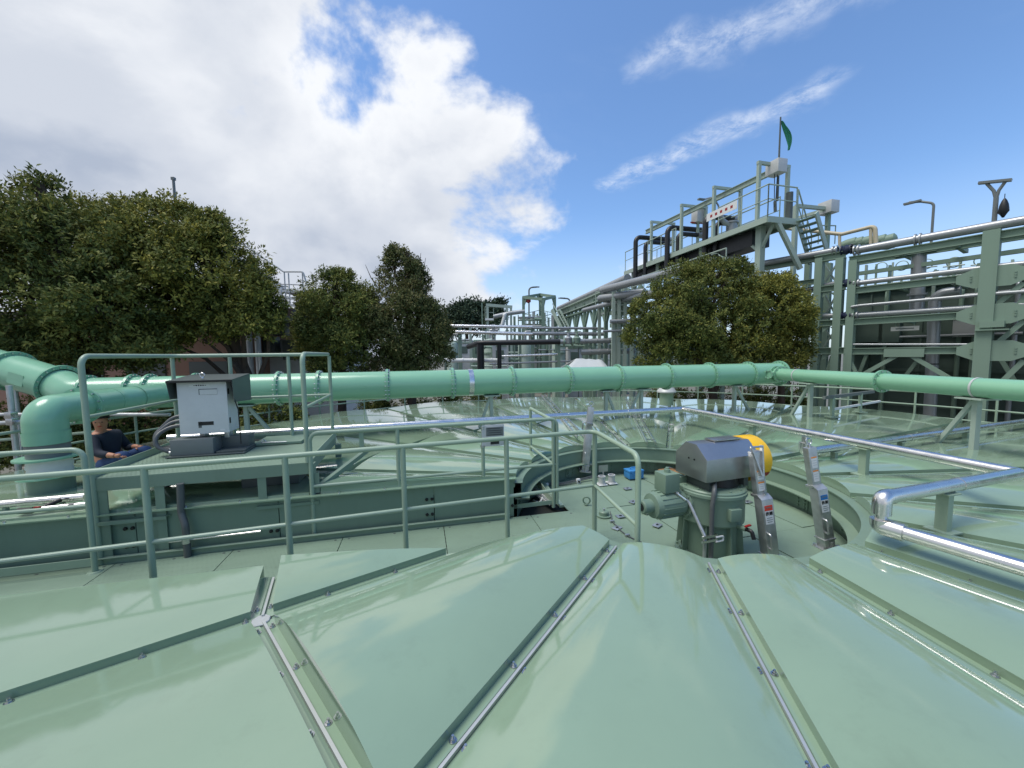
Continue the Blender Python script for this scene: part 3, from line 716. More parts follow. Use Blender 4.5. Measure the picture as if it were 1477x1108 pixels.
# motor lying to the left with its terminal box
ma = Z(908, 712, .0); mdir = -H1*.985+V((0, 0, 0)); MC = DC+V((0, 0, .50))-H1*.27+H2*.06
mt = MB(); mt.lathe([(0, 0), (.150, 0), (.150, .022), (.118, .026), (.125, .05), (.120, .30), (.108, .335), (.062, .345), (.062, .43), (.052, .44), (0, .44)], MC, -H1, 32); mt.build('motor', 'steel_green', dr)
MB().lathe([(0, .441), (.034, .441), (.034, .443), (0, .443)], MC, -H1, 16).build('motor_plug', 'black', dr)
for k in range(10):
    a = R(k*36); q = MC+(H2*math.cos(a)+Zv*math.sin(a))*.135-H1*.022; MB().lathe([(0, .012), (.010, .012), (.010, 0)], q, -H1, 6).build('motor_bolt', 'steel_green', dr)
for k in range(14):
    a = R(40+k*20); dd = H2*math.cos(a)+Zv*math.sin(a); MB().bar(MC+dd*.121-H1*.06, MC+dd*.121-H1*.29, .004, .014, dd).build('cooling_fin', 'steel_green', dr)
MB().box(MC-H1*.17+Zv*.205, (.155, .15, .17), (H1, H2, Zv)).build('terminal_box', 'steel_green', dr, bevel=.006)
MB().box(MC-H1*.17+Zv*.115, (.09, .09, .03), (H1, H2, Zv)).build('terminal_neck', 'steel_green', dr)
MB().lathe([(0, .045), (.015, .045), (.018, .03), (.026, .028), (.028, 0)], MC-H1*.17+Zv*.29, Zv, 14).build('vent_cap', 'steel_green', dr)
MB().box(DC-H1*.24+H2*.16+Zv*.665, (.13, .12, .09), (H1, H2, Zv)).build('junction_box', 'steel_green', dr, bevel=.005)
# conduits beside the pedestal
c1 = DC-H1*.22-H2*.24
MB().tube([MC-H1*.13+Zv*.12-H2*.07, MC-H1*.03-H2*.12+Zv*.04, c1-H1*.07+Zv*.30, c1-H1*.07+Zv*.06, c1-H1*.20-H2*.08+Zv*.015], .015, 10, bend=.06).build('conduit', 'galv', dr)
MB().tube([HC-H1*.12-H2*.10+Zv*.72, c1+H1*.02-H2*.0+Zv*.70, c1+Zv*.55, c1+Zv*.09, c1-H1*.14-H2*.12+Zv*.015], .019, 10, bend=.07).build('conduit', 'conduit', dr)
MB().tube([MC-H1*.12+Zv*.11-H2*.08, MC-H1*.06-H2*.11+Zv*.06], .018, 10).build('conduit_sleeve', 'chrome', dr)
for z_ in (.26, .30): MB().box(c1+V((0, 0, z_))-H1*.03-H2*.012, (.16, .014, .02), (H1, H2, Zv)).build('conduit_clamp', 'stainless', dr)
MB().tube([c1+Zv*.245+H1*.03-H2*.02, c1+Zv*.245+H1*.11-H2*.02, c1+Zv*.285+H1*.11-H2*.02, c1+Zv*.285+H1*.03-H2*.02], .008, 8, bend=.01).build('clamp_hook', 'white', dr)

# ------------------------------------------------------------------ davit sockets (galvanised square posts with labels)
def text_mesh(body, size, m):
    cu = bpy.data.curves.new('text', 'FONT'); cu.body = body; cu.size = size; cu.align_x = 'CENTER'; cu.align_y = 'CENTER'; cu.offset = .0012*size/.03
    o = bpy.data.objects.new('text', cu); col.objects.link(o); dg = bpy.context.evaluated_depsgraph_get()
    me = bpy.data.meshes.new_from_object(o.evaluated_get(dg)); bpy.data.objects.remove(o); me.materials.clear(); me.materials.append(MATS[m]); return me
def davit(base, top, face, label, style):
    base = V(base); top = V(top); H = (top-base).length; up = (top-base).normalized(); f = V(face); f = (f-up*f.dot(up)).normalized(); s = up.cross(f)*-1
    s = f.cross(up)*-1
    s = up.cross(-f)
    w = .105
    t = thing('davit_post', label, 'davit post', tuple(base), 'galvanised davit posts around the opening')
    zh = H*.60
    MB().box(base+up*.008, (.17, .15, .016), (s, f, up)).build('base_plate', 'galv', t, bevel=.002)
    for i in (-1, 1):
        for j in (-1, 1): MB().lathe([(0, .018), (.012, .018), (.012, 0)], base+s*i*.068+f*j*.058+up*.016, up, 6).build('anchor_bolt', 'stainless', t)
    MB().box(base+up*zh/2, (w, w*.92, zh), (s, f, up)).build('lower_tube', 'galv', t, bevel=.006)
    MB().box(base+up*.10, (w+.016, w+.01, .012), (s, f, up)).build('stiffener', 'galv', t, bevel=.002)
    MB().box(base+up*.045-s*.0, (.012, w+.05, .075), (s, f, up)).build('stiffener', 'galv', t)
    b2 = base+up*zh-f*.035
    MB().prism([b2+s*w/2+f*.03, b2-s*w/2+f*.03, b2-s*w/2-f*.05, b2+s*w/2-f*.05], tuple(up*.02)).build('knee', 'galv', t)
    MB().prism([base+up*zh+s*w/2+f*w*.46, base+up*zh-s*w/2+f*w*.46, base+up*(zh+.03)-s*w/2-f*.0, base+up*(zh+.03)+s*w/2-f*.0], tuple(-f*.03)).build('knee', 'galv', t)
    MB().box(b2+up*(H-zh)/2, (w*.86, w*.62, H-zh), (s, f, up)).build('upper_tube', 'galv', t, bevel=.005)
    if style != 'bracket':
        rc = base+up*(H+.055)-f*.035
        MB().tube([rc+s*.030*math.cos(a)+up*.030*math.sin(a) for a in np.linspace(0, 2*math.pi, 18, endpoint=False)], .0065, 8, closed=True).build('eye_ring', 'stainless', t)
        MB().lathe([(0, .028), (.010, .028), (.014, 0)], base+up*H-f*.035, up, 10).build('eye_ring', 'stainless', t)
    fl = f*(w*.46+.001); fu = f*(w*.31-.035+.001)
    def lab(z, hgt, m, fo_, wd=.072, name='label'): return MB().box(base+up*z+fo_, (wd, .002, hgt), (s, f, up)).build(name, m, t)
    if style in ('red', 'blue', 'bracket'):
        cm = 'label_red' if style != 'blue' else 'label_blue'
        l = lab(zh-.135, .165, 'white', fl); lab(zh-.075, .046, cm, fl+f*.0012, name='label_band')
        tm = text_mesh('兼用', .034, 'ink'); mw = Matrix.Translation(base+up*(zh-.125)+fl+f*.0030) @ Matrix((( s.x, up.x, f.x, 0), (s.y, up.y, f.y, 0), (s.z, up.z, f.z, 0), (0, 0, 0, 1)))
        place('label_text', tm, t, mw=mw)
        b = MB()
        for k, ww in enumerate((.05, .058, .044)): b.box(base+up*(zh-.162-.018*k)+fl+f*.0018, (ww, .001, .005), (s, f, up))
        b.box(base+up*(zh-.07)+fl+f*.003, (.05, .001, .007), (s, f, up))
        b.build('label_print', 'grey_paint', t)
    if style in ('blue', 'red', 'bracket'):
        for k in range(2):
            lab(zh+.115+.13*k if style == 'blue' else zh+.10+.10*k, .105 if style == 'blue' else .08, 'white', fu, .055)
            lab(zh+.165+.13*k if style == 'blue' else zh+.135+.10*k, .012, 'label_orange', fu+f*.0013, .055, 'label_band')
            b = MB()
            for j in range(3): b.box(base+up*(zh+.135+.13*k-.022*j if style == 'blue' else zh+.118+.10*k-.018*j)+fu+f*.0018, (.042, .001, .006), (s, f, up))
            b.build('label_print', 'alu_grey', t)
    if style == 'bracket':
        for sg_ in (-1, 1): MB().bar(base+up*(H+.05)+s*sg_*.05-f*.01, base+up*(zh+.20)+s*sg_*.005+f*.02, .014, .03, f).build('hook_plate', 'galv', t)
        MB().tube([base+up*(H+.04)-s*.05, base+up*(H+.05)+s*.06], .009, 8).build('hook_pin', 'stainless', t)
        for z_ in (.06, .03): MB().lathe([(0, .014), (.011, .014), (.011, 0)], base+up*(zh+z_)-s*.02+fu, f, 6).build('bolt', 'stainless', t)
    MB().tube([base+up*zh*.30+s*.035+f*.05, base+up*zh*.30+s*.035+f*.085, base+up*zh*.52+s*.035+f*.085, base+up*zh*.52+s*.035+f*.05], .009, 8, bend=.015).build('grab_handle', 'galv', t)
    if style == 'plain':
        MB().box(base+up*(zh+.14)+f*.01, (w*.9, w*.7, .03), (s, f, up)).build('collar', 'stainless', t)
        MB().tube([base+up*(zh+.17)+s*.06, base+up*(zh+.15)+s*.10, base+up*(zh+.05)+s*.10, base+up*(zh+.03)+s*.06], .01, 8, bend=.02).build('shackle', 'stainless', t)
        MB().lathe([(0, -.04), (.02, -.04), (.02, .04), (0, .04)], base+up*.12-s*.06, s, 10).build('pivot', 'galv', t)
    return t
fc = V((-.35, -.94, 0))
a_ = Z(1112, 815, 0); davit(a_, Yd(1093, 652, a_.y+.02), (.10, -1, 0), 'galvanised davit post with a red banded label and forked hook beside the yellow guard', 'bracket')
b_ = Z(1192, 790, 0); davit(b_, Yd(1172, 646, b_.y+.04), (.12, -1, 0), 'galvanised davit post with a blue banded label and an eye ring on top', 'blue')
c_ = Yd(843, 680, 5.72); davit((c_.x, c_.y, c_.z), Yd(853, 588, 5.74), (.0, -1, 0), 'galvanised davit post without labels at the far left of the opening', 'plain')

# ------------------------------------------------------------------ small things on the deck
def dz(px, py, z=.006): return Z(px, py, z)
tbx = thing('tool_box', 'blue plastic tool box on the deck behind the motor', 'tool box', tuple(dz(916, 688)))
q = dz(914, 689)
MB().box(q+Zv*.055, (.24, .16, .10), (E1, E2, Zv)).build('body', 'blue', tbx, bevel=.012)
MB().box(q+Zv*.118, (.25, .17, .03), (E1, E2, Zv)).build('lid', 'blue', tbx, bevel=.010)
MB().tube([q+E1*-.06+Zv*.13-E2*.0, q-E1*.06+Zv*.16, q+E1*.06+Zv*.16, q+E1*.06+Zv*.13], .008, 8, bend=.02).build('handle', 'blue', tbx)
for i in (-.07, .07): MB().box(q+E1*i-E2*.088+Zv*.10, (.03, .008, .04), (E1, E2, Zv)).build('latch', 'blue', tbx)
for n_, (px, py) in enumerate(((868, 699), (882, 697))):
    q = dz(px, py); t = thing('pipe_socket', ('left' if n_ == 0 else 'right')+' one of two grey pipe sockets on the far deck', 'pipe socket', tuple(q), 'grey pipe sockets on the far deck')
    MB().box(q+Zv*.006, (.13, .13, .012), (E1, E2, Zv)).build('foot_plate', 'white', t, bevel=.002)
    MB().lathe([(0, .012), (.058, .012), (.058, .022), (.045, .024), (.045, .115), (.052, .115), (.052, .125), (.038, .125), (.038, .05), (0, .05)], q, Zv, 20).build('socket', 'alu_grey', t)
cdx = thing('crate', 'small brown cardboard box on the deck behind the motor hood', 'box', tuple(dz(966, 692)))
q = dz(968, 690); MB().box(q+Zv*.06, (.30, .22, .12), (E1, E2, Zv)).build('carton', 'cardboard', cdx, bevel=.004)
MB().tube([q+Zv*.12-E1*.08, q+Zv*.18-E1*.06, q+Zv*.15+E1*.02, q+Zv*.13+E1*.07], .007, 8, bend=.03).build('wire', 'stainless', cdx)
# lifting ring, small capped pipe, fixing plates, cables, panel
q = dz(846, 728); t = thing('lifting_ring', 'upright steel lifting ring on the deck by the walkway end', 'ring', tuple(q))
rc = q+Zv*.055; sd_ = V((.97, -.22, 0))
MB().tube([rc+sd_*.042*math.cos(a)+Zv*.042*math.sin(a) for a in np.linspace(0, 2*math.pi, 20, endpoint=False)], .010, 8, closed=True).build('ring', 'steel_green', t)
MB().lathe([(0, .012), (.022, .012), (.026, 0)], q, Zv, 12).build('foot', 'steel_green', t)
q = dz(871, 744); t = thing('capped_pipe', 'short capped pipe stub on the deck beside the handrail end', 'pipe cap', tuple(q))
MB().lathe([(0, .012), (.085, .012), (.085, 0)], q, Zv, 20).build('flange', 'steel_green', t)
MB().lathe([(0, .06), (.045, .06), (.055, .05), (.055, .012)], q, Zv, 16).build('cap', 'steel_green', t)
MB().lathe([(0, .085), (.012, .085), (.014, .06)], q, Zv, 8).build('knob', 'galv', t)
cb_ = thing('deck_cable', 'thin grey cable clipped to the deck between the pipe stub and the drive', 'cable', tuple(dz(890, 755)))
MB().tube([dz(880, 738, .03), dz(883, 752, .012), dz(895, 765, .012), dz(905, 773, .012), dz(925, 782, .012)], .006, 8, bend=.05).build('cable', 'conduit', cb_)
for px, py in ((883, 752), (905, 772)): MB().box(dz(px, py, .014), (.05, .025, .02), (E1, E2, Zv)).build('clip', 'galv', cb_)
wc = thing('wall_cable', 'grey cable run with white lamp holders along the foot of the opening wall', 'cable', tuple(dz(830, 700)))
pts = [dz(770, 700, .03), dz(790, 697, .04), dz(812, 697, .03), dz(838, 691, .04), dz(858, 686, .06), dz(866, 690, .03)]
MB().tube(pts, .010, 8, bend=.06).build('cable', 'conduit', wc); MB().tube([p+V((.02, -.02, -.01)) for p in pts], .008, 8, bend=.06).build('cable', 'conduit', wc)
for px, py in ((788, 700), (834, 694)):
    q = dz(px, py, .03); MB().box(q, (.055, .04, .07), (E1, E2, Zv)).build('lamp_holder', 'white', wc, bevel=.006); MB().lathe([(0, .02), (.014, .02), (.014, 0)], q-E2*.02, -E2, 10).build('lamp_socket', 'black', wc)
lp_ = [(905, 705), (913, 724), (953, 736), (932, 739), (895, 745), (948, 758), (1078, 724), (890, 762), (1063, 752)]
LPL = ['small steel lock plate on the deck just in front of the blue tool box', 'small steel lock plate on the deck left of the motor end', 'small steel lock plate on the deck below the motor', 'small steel lock plate on the deck between the handrail end and the motor', 'small steel lock plate on the deck beside the capped pipe stub',
       'small steel lock plate on the deck next to the pedestal conduits', 'small steel lock plate on the deck behind the red labelled davit post', 'small steel lock plate on the deck nearest the handrail end', 'small steel lock plate on the deck beside the red valve handle']
pm_ = MB().box((0, 0, .004), (.105, .075, .008), None).mesh('lashing_plate', 'galv', bevel=.002)
pk = MB().box((0, 0, .010), (.03, .018, .006), None).mesh('lashing_bar', 'black', bevel=.001)
for n_, (px, py) in enumerate(lp_):
    q = dz(px, py, .005); o = tag(place('lock_plate', pm_, None, mw=Matrix.Translation(q) @ Matrix.Rotation(BA+.5*(n_ % 2), 4, 'Z')), LPL[n_], 'lock plate', 'lock plates on the centre deck')
    k = place('lock_slot', pk, o)
gb_ = thing('wire_tray', 'steel cable channel on the deck edge at the walkway end', 'cable tray', tuple(dz(770, 715)))
MB().bar(dz(762, 702, .04), dz(798, 727, .03), .10, .025).build('channel', 'alu_grey', gb_)
MB().bar(dz(762, 702, .06), dz(798, 727, .05), .03, .015).build('channel', 'galv', gb_)
MB().tube([dz(770, 722, -.05), dz(778, 726, .0), dz(783, 718, .05), dz(781, 710, .04)], .012, 8, bend=.05).build('hose', 'white', gb_)
pn_ = thing('info_plate', 'small upright dark info plate behind the pipe sockets', 'sign', tuple(dz(872, 688)))
q = dz(870, 690); MB().box(q+Zv*.15, (.15, .006, .10), (E1, E2, Zv)).build('plate', 'hood', pn_); MB().bar(q, q+Zv*.11, .02, .008).build('stem', 'galv', pn_)
# ------------------------------------------------------------------ big mint green pipe beyond the opening
PZm = 1.34; PC = Z(707, 551, PZm)
def mp_(px): # point of the axis seen at pixel column px
    k = (px-738.5)/FOC; d0 = ray(px, 545); k = d0.x/d0.y
    s = (k*PC.y-PC.x)/(E1.x-k*E1.y); return PC+E1*s
mpipe = thing('process_pipe', 'thick mint green flanged pipe crossing the whole cover behind the opening', 'pipe', tuple(mp_(700)-V((0, 0, .9))))
ends = [128, 192, 217, 283, 403, 461, 559, 652, 737, 818, 890, 960, 1022, 1078, 1122]
def ffl(c, ax, r, par, m='mint', bolts=16, t=.016, ro=.045):
    b = MB()
    for sg_ in (-1, 1): b.lathe([(r, sg_*t*.1), (r+ro, sg_*t*.1), (r+ro, sg_*t), (r, sg_*t)], c, ax, 40)
    b.build('flange', m, par)
    u = V(ax).normalized(); e = Zv if abs(u.z) < .9 else V((1, 0, 0)); a1 = (e-u*e.dot(u)).normalized(); a2 = u.cross(a1); k = MB()
    for i in range(bolts):
        th = 2*math.pi*(i+.5)/bolts; q = c+(a1*math.cos(th)+a2*math.sin(th))*(r+ro*.58)
        k.tube([q-u*(t+.022), q+u*(t+.022)], .010, 6)
    k.build('flange_bolts', 'stainless', par)['kind'] = 'stuff'
MR = .25
for a, b in zip(ends[:-1], ends[1:]):
    p, q = mp_(a), mp_(b)
    MB().tube([p+E1*.004, q-E1*.004], MR, 48, cap=False).build('pipe_section', 'mint', mpipe)
for px in ends: ffl(mp_(px), E1, MR, mpipe, bolts=22)
MB().lathe([(0, .01), (MR+.05, .01), (MR+.05, .03), (0, .03)], mp_(1122), E1, 40).build('end_plate', 'mint', mpipe)
MB().lathe([(MR+.001, -.045), (MR+.007, -.045), (MR+.007, .045), (MR+.001, .045)], mp_(678), E1, 48).build('band', 'chrome', mpipe)
# inclined inlet at the left end
L0 = mp_(128); L1 = Yd(24, 537, 6.05); L2 = L1+(L1-L0)*1.25; 
MB().tube([L0+E1*.0, L0-E1*.16, L0+(L1-L0)*.40], MR, 40, bend=.5, bseg=10, cap=False).build('elbow', 'mint', mpipe)
ld_ = (L1-L0).normalized()
K0 = L0+(L1-L0)*.40; K1 = L0+(L1-L0)*1.05
MB().tube([K0, K1], MR+.012, 40, cap=False).build('pipe_section', 'mint', mpipe)
MB().tube([K1, L2], MR+.012, 40, cap=True).build('pipe_section', 'mint', mpipe)
ffl(K0, ld_, MR+.012, mpipe, bolts=22, ro=.055); ffl(K1, ld_, MR+.012, mpipe, bolts=22, ro=.055)
MB().box(lerp(K0, K1, .5)-V((-.0, .262, -.0)), (.28, .004, .17), (ld_, V((0, 1, 0)), ld_.cross(V((0, 1, 0))))).build('patch_plate', 'mint', mpipe)
# smaller branch with the vertical drop at the left
BR = .165; B0 = Z(76, 706, .5); BZ = 1.335; J = mp_(246)
bp = thing('branch_pipe', 'mint green elbow pipe dropping through a white sleeve at the far left', 'pipe', (B0.x, B0.y, .48))
top = V((B0.x, B0.y, BZ)); jd = V((J.x-B0.x, J.y-B0.y, 0)).normalized()
MB().tube([V((B0.x, B0.y, 1.10)), top, top+jd*.46], BR, 40, bend=.26, bseg=12, cap=False).build('elbow', 'mint', bp)
MB().tube([V((B0.x, B0.y, 1.00)), V((B0.x, B0.y, 1.13))], BR+.008, 40, cap=False).build('pipe_collar', 'mint', bp)
MB().tube([V((B0.x, B0.y, .86)), V((B0.x, B0.y, 1.01))], BR-.004, 36, cap=False).build('pipe_stub', 'grey_paint', bp)
ffl(top+jd*.46, jd, BR, bp, bolts=12)
jl = (V((J.x, J.y, 0))-V((B0.x, B0.y, 0))).length
MB().tube([top+jd*.47, top+jd*1.0, top+jd*1.15+E1*.04, top+jd*(jl-.55)+E1*.05, V((J.x, J.y, BZ))], BR, 40, bend=.4, cap=False).build('pipe_section', 'mint', bp)
for f_ in (.9, 1.25): MB().lathe([(BR, -.006), (BR+.004, -.006), (BR+.004, .006), (BR, .006)], top+jd*f_+E1*(.0 if f_ < 1 else .05), jd, 36).build('weld_ring', 'mint', bp)
MB().lathe([(BR-.02, .845), (BR+.085, .845), (BR+.085, .862), (BR-.02, .862)], (B0.x, B0.y, 0), Zv, 40).build('flange', 'mint', bp)
MB().lathe([(BR-.02, .655), (BR+.075, .655), (BR+.075, .670), (BR-.02, .670)], (B0.x, B0.y, 0), Zv, 40).build('flange', 'mint', bp)
random.seed(3)
sl_ = MB().lathe([(BR-.005, .67), (BR+.004, .70), (BR-.006, .735), (BR+.005, .765), (BR-.004, .80), (BR+.004, .845)], (B0.x, B0.y, 0), Zv, 40)
sl_.v = [(x+random.uniform(-.004, .004), y+random.uniform(-.004, .004), z+random.uniform(-.006, .006)) for x, y, z in sl_.v]
sl_.build('cloth_sleeve', 'white', bp, sharp=80)
MB().lathe([(BR+.006, .40), (BR+.006, .655)], (B0.x, B0.y, 0), Zv, 40).build('lower_pipe', 'steel_green', bp)
# right-hand branch of the big pipe
Q0 = mp_(1108); Q1 = Z(1477, 564, PZm); qd = (Q1-Q0); qd.z = 0; qd.normalize(); Q2 = Q1+qd*2.5
rb = thing('branch_pipe', 'slimmer mint green pipe leaving the big pipe end towards the right edge', 'pipe', (Q1.x, Q1.y, .5)); QR = .135
def qp_(px):
    d0 = ray(px, 550); k = d0.x/d0.y; s = (k*Q0.y-Q0.x)/(qd.x-k*qd.y); return Q0+qd*s
MB().tube([Q0-qd*.0, Q0+qd*.40], QR, 32, cap=False).build('pipe_section', 'mint', rb)
qe = qp_(1273)
MB().tube([Q0+qd*.42, qe-qd*.01], QR, 32, cap=False).build('pipe_section', 'mint', rb); MB().tube([qe+qd*.01, Q2], QR, 32, cap=False).build('pipe_section', 'mint', rb)
ffl(Q0+qd*.41, qd, QR, rb, bolts=12, ro=.05); ffl(qe, qd, QR, rb, bolts=12, ro=.055); ffl(Q0+qd*.27, qd, QR, rb, bolts=12, ro=.05)
for px in (1150, 1412): MB().lathe([(QR+.001, -.012), (QR+.008, -.012), (QR+.008, .012), (QR+.001, .012)], qp_(px), qd, 32).build('clamp_ring', 'alu_grey', rb)
MB().tube([Q0+qd*.2+V((-.1, -.12, 0)), Q0+qd*.2+V((-.26, -.18, 0))], .07, 18).build('blind_stub', 'mint', rb); ffl(Q0+qd*.2+V((-.26, -.18, 0)), V((-.8, -.6, 0)), .07, rb, bolts=8, ro=.03)
# pipe supports: post, raking leg, saddle
def support(c, ax, rad, label, zb=None, m='pale_frame', lean=1.0):
    ax = V(ax).normalized(); sd = V((-ax.y, ax.x, 0)); zb = Z0+.05 if zb is None else zb; zt = c.z-rad
    t = thing('pipe_support', label, 'pipe support', (c.x, c.y, zb), 'angle steel supports under the green pipes')
    MB().bar(V((c.x, c.y, zb)), V((c.x, c.y, zt)), .075, .06, ax).build('post', m, t)
    MB().bar(V((c.x, c.y, zb))+ax*.45*lean, V((c.x, c.y, zt-.05))+ax*.04*lean, .05, .05, sd).build('raking_leg', m, t)
    MB().box(V((c.x, c.y, zt-.012)), (.30, .30, .02), (ax, sd, Zv)).build('saddle', m, t)
    MB().box(V((c.x, c.y, zb+.006)), (.16, .16, .012), (ax, sd, Zv)).build('foot_plate', m, t)
    return t
support(mp_(352), E1, MR, 'angle steel pipe support beside the control box under the big pipe')
support(mp_(708), E1, MR, 'angle steel pipe support under the chrome band of the big pipe', lean=-.55)
support(mp_(874), E1, MR, 'thin angle steel pipe support below the middle of the big pipe', lean=.6)
support(mp_(925), E1, MR, 'raking angle steel pipe support to the right of the middle of the big pipe', lean=-.8)
support(mp_(1060), E1, MR, 'angle steel pipe support under the right end of the big pipe')
support(qp_(1170), qd, QR, 'angle steel pipe support at the start of the slimmer branch pipe', lean=-1.1)
support(qp_(1412), qd, QR, 'tall angle steel pipe support near the right edge of the picture', lean=-1.0)

# ------------------------------------------------------------------ bright insulated pipes over the cover
CZ_ = .80
S0, S1, S2, S3 = Z(243, 632, CZ_), Z(985, 590, CZ_), Z(1468, 683, CZ_), Z(1284, 716, CZ_)
S0 = S1+E1*((S0-S1).dot(E1))
cp = thing('insulated_pipe', 'bright metal clad pipe zigzagging over the cover around the opening', 'pipe', (S1.x, S1.y, Z0))
def clad(pts, r, par, bend=0, name='cladding', seg=28): return MB().tube(pts, r, seg, bend=bend, bseg=8).build(name, 'chrome', par)
CR = .050
clad([S0, S1+(S1-S0).normalized()*CR*.5], CR, cp); clad([S1, S2+(S2-S1).normalized()*.02], CR*1.02, cp); clad([S2-V((0, 0, .001)), S3], CR*1.0, cp)
clad([S3, S3+(S3-S2).normalized()*.085, S3+(S3-S2).normalized()*.085-V((0, 0, .12))], CR*1.12, cp, .07, 'elbow')
e0 = S3+(S3-S2).normalized()*.085-V((0, 0, .12)); lowz = .59
clad([e0, e0-V((0, 0, .09))], CR*.72, cp, name='neck')
lo1 = Z(1477, 820, lowz); l_ = V((e0.x, e0.y, lowz)); 
clad([V((e0.x, e0.y, lowz+.05)), l_, l_+(lo1-l_).normalized()*.13], CR*1.25, cp, .06, 'elbow')
clad([l_+(lo1-l_).normalized()*.12, lo1+(lo1-l_)*1.6], CR*.95, cp)
for a, b, n in ((S0, S1, 7), (S1, S2, 4), (S2, S3, 2)):
    for i in range(1, n):
        q = lerp(a, b, i/n); d = (b-a).normalized(); MB().lathe([(CR*1.005, -.02), (CR*1.05, -.02), (CR*1.05, .02), (CR*1.005, .02)], q, d, 24).build('joint_band', 'chrome', cp)
def stub(q, par, zt=CZ_-CR, zb=Z0+.04, w=.075):
    t = thing('pipe_post', stub.l, 'pipe support', (q.x, q.y, zb), 'short green posts under the clad pipes')
    MB().bar(V((q.x, q.y, zb)), V((q.x, q.y, zt)), w, w*.8, E1).build('post', 'rail', t); MB().box(V((q.x, q.y, zb+.005)), (.16, .16, .012), (E1, E2, Zv)).build('foot', 'rail', t); MB().box(V((q.x, q.y, zt)), (.14, .12, .01), (E1, E2, Zv)).build('head', 'rail', t)
def at_line(a, b, px):
    d0 = ray(px, 600); k = d0.x/d0.y; d = b-a; s = (k*a.y-a.x)/(d.x-k*d.y); return a+d*s
for a, b, px, l in ((S1, S2, 1086, 'short green post behind the yellow guard under the clad pipe'), (S1, S2, 1250, 'short green post midway along the clad pipe right of the opening'), (S2, S3, 1372, 'short green post under the near run of clad pipe at the right'), (S0, S1, 520, 'short green post under the clad pipe behind the walkway handrail')):
    stub.l = l; stub(at_line(a, b, px), cp)
W0, W1 = Z(1160, 652, .62), Z(1477, 608, .62); W2 = W1+(W1-W0)*.3
wp = thing('insulated_pipe', 'lower bright metal clad pipe running off to the right behind the zigzag pipe', 'pipe', (W0.x, W0.y, Z0))
clad([W0+V((0, 0, .20)), W0+V((0, 0, .12))], .035, wp, name='neck'); clad([W0+V((0, 0, .12)), W0, W0+(W1-W0).normalized()*.14], .06, wp, .07, 'elbow'); clad([W0, W2], .046, wp)
for i in range(1, 5): MB().lathe([(.0465, -.02), (.049, -.02), (.049, .02), (.0465, .02)], lerp(W0, W1, i/5), (W1-W0), 20).build('joint_band', 'chrome', wp)
for px, l in ((1206, 'low green pipe post beside the blue labelled davit post'), (1302, 'low green pipe post in the middle of the lower clad pipe'), (1395, 'low green pipe post by the tall support at the right')):
    stub.l = l; stub(at_line(W0, W1, px), wp, .62-.046, Z0+.04, .06)
lp0, lp1 = Z(-60, 733, .56), Z(124, 716, .56)
lw = thing('insulated_pipe', 'bright metal pipe with small valves along the wall top at the left edge', 'pipe', (lp1.x, lp1.y, .4))
clad([lp0, lp1], .036, lw); k0, k1 = Z(32, 737, .53), Z(126, 727, .53)
clad([k0, k1], .022, lw); MB().tube([k0+V((-.03, 0, 0)), k0+V((.08, .01, 0))], .028, 12).build('valve', 'black', lw); MB().tube([lerp(k0, k1, .25), lerp(k0, k1, .4)+V((0, .1, .04))], .02, 12).build('valve', 'black', lw)
MB().box(lerp(k0, k1, .27)+V((0, -.02, .02)), (.05, .02, .02)).build('valve_handle', 'red', lw, bevel=.003)
MB().tube([lerp(k0, k1, .72), lerp(k0, k1, .80)], .027, 12).build('valve', 'conduit', lw)
for f_ in (.35, .8): MB().bar(lerp(lp0, lp1, f_)-V((0, 0, .16)), lerp(lp0, lp1, f_)-V((0, 0, .03)), .03, .03).build('pipe_foot', 'rail', lw)

# ------------------------------------------------------------------ railing around the rim of the tank
rr_ = thing('rim_railing', 'thin sage green railing around the outer rim of the tank cover', 'railing', (TC.x, TC.y+RT, Z0-.4))
ang = [R(a) for a in np.arange(-42, 206, 4)]
rim = lambda a, z: pol(a, RT+.12, z)
MB().tube([rim(a, .96) for a in ang], .021, 8).build('top_rail', 'rail', rr_); MB().tube([rim(a, .68) for a in ang], .016, 8).build('mid_rail', 'rail', rr_); MB().tube([rim(a, .44) for a in ang], .016, 8).build('low_rail', 'rail', rr_)
for a in ang[::2]: MB().tube([rim(a, -.1), rim(a, .96)], .019, 8).build('post', 'rail', rr_)
# bright cable ladder strips lying on the far cover
for i, (pa_, pb_, l) in enumerate((((783, 570), (838, 630), 'bright steel cable strip on the cover left of the plain davit post'), ((905, 575), (940, 640), 'bright steel cable ladder lying on the cover behind the motor'))):
    a, b = Z(*pa_, .60), Z(*pb_, .52); t = thing('cable_ladder', l, 'cable ladder', tuple(b), 'steel cable ladders on the far cover'); d = (b-a).normalized(); s = V((-d.y, d.x, 0))
    for sg_ in (-1, 1): MB().bar(a+s*sg_*.06, b+s*sg_*.06, .014, .05).build('side_rail', 'chrome', t)
    n = 10
    for k in range(n): q = lerp(a, b, (k+.5)/n); MB().bar(q-s*.06, q+s*.06, .02, .012).build('rung', 'stainless', t)
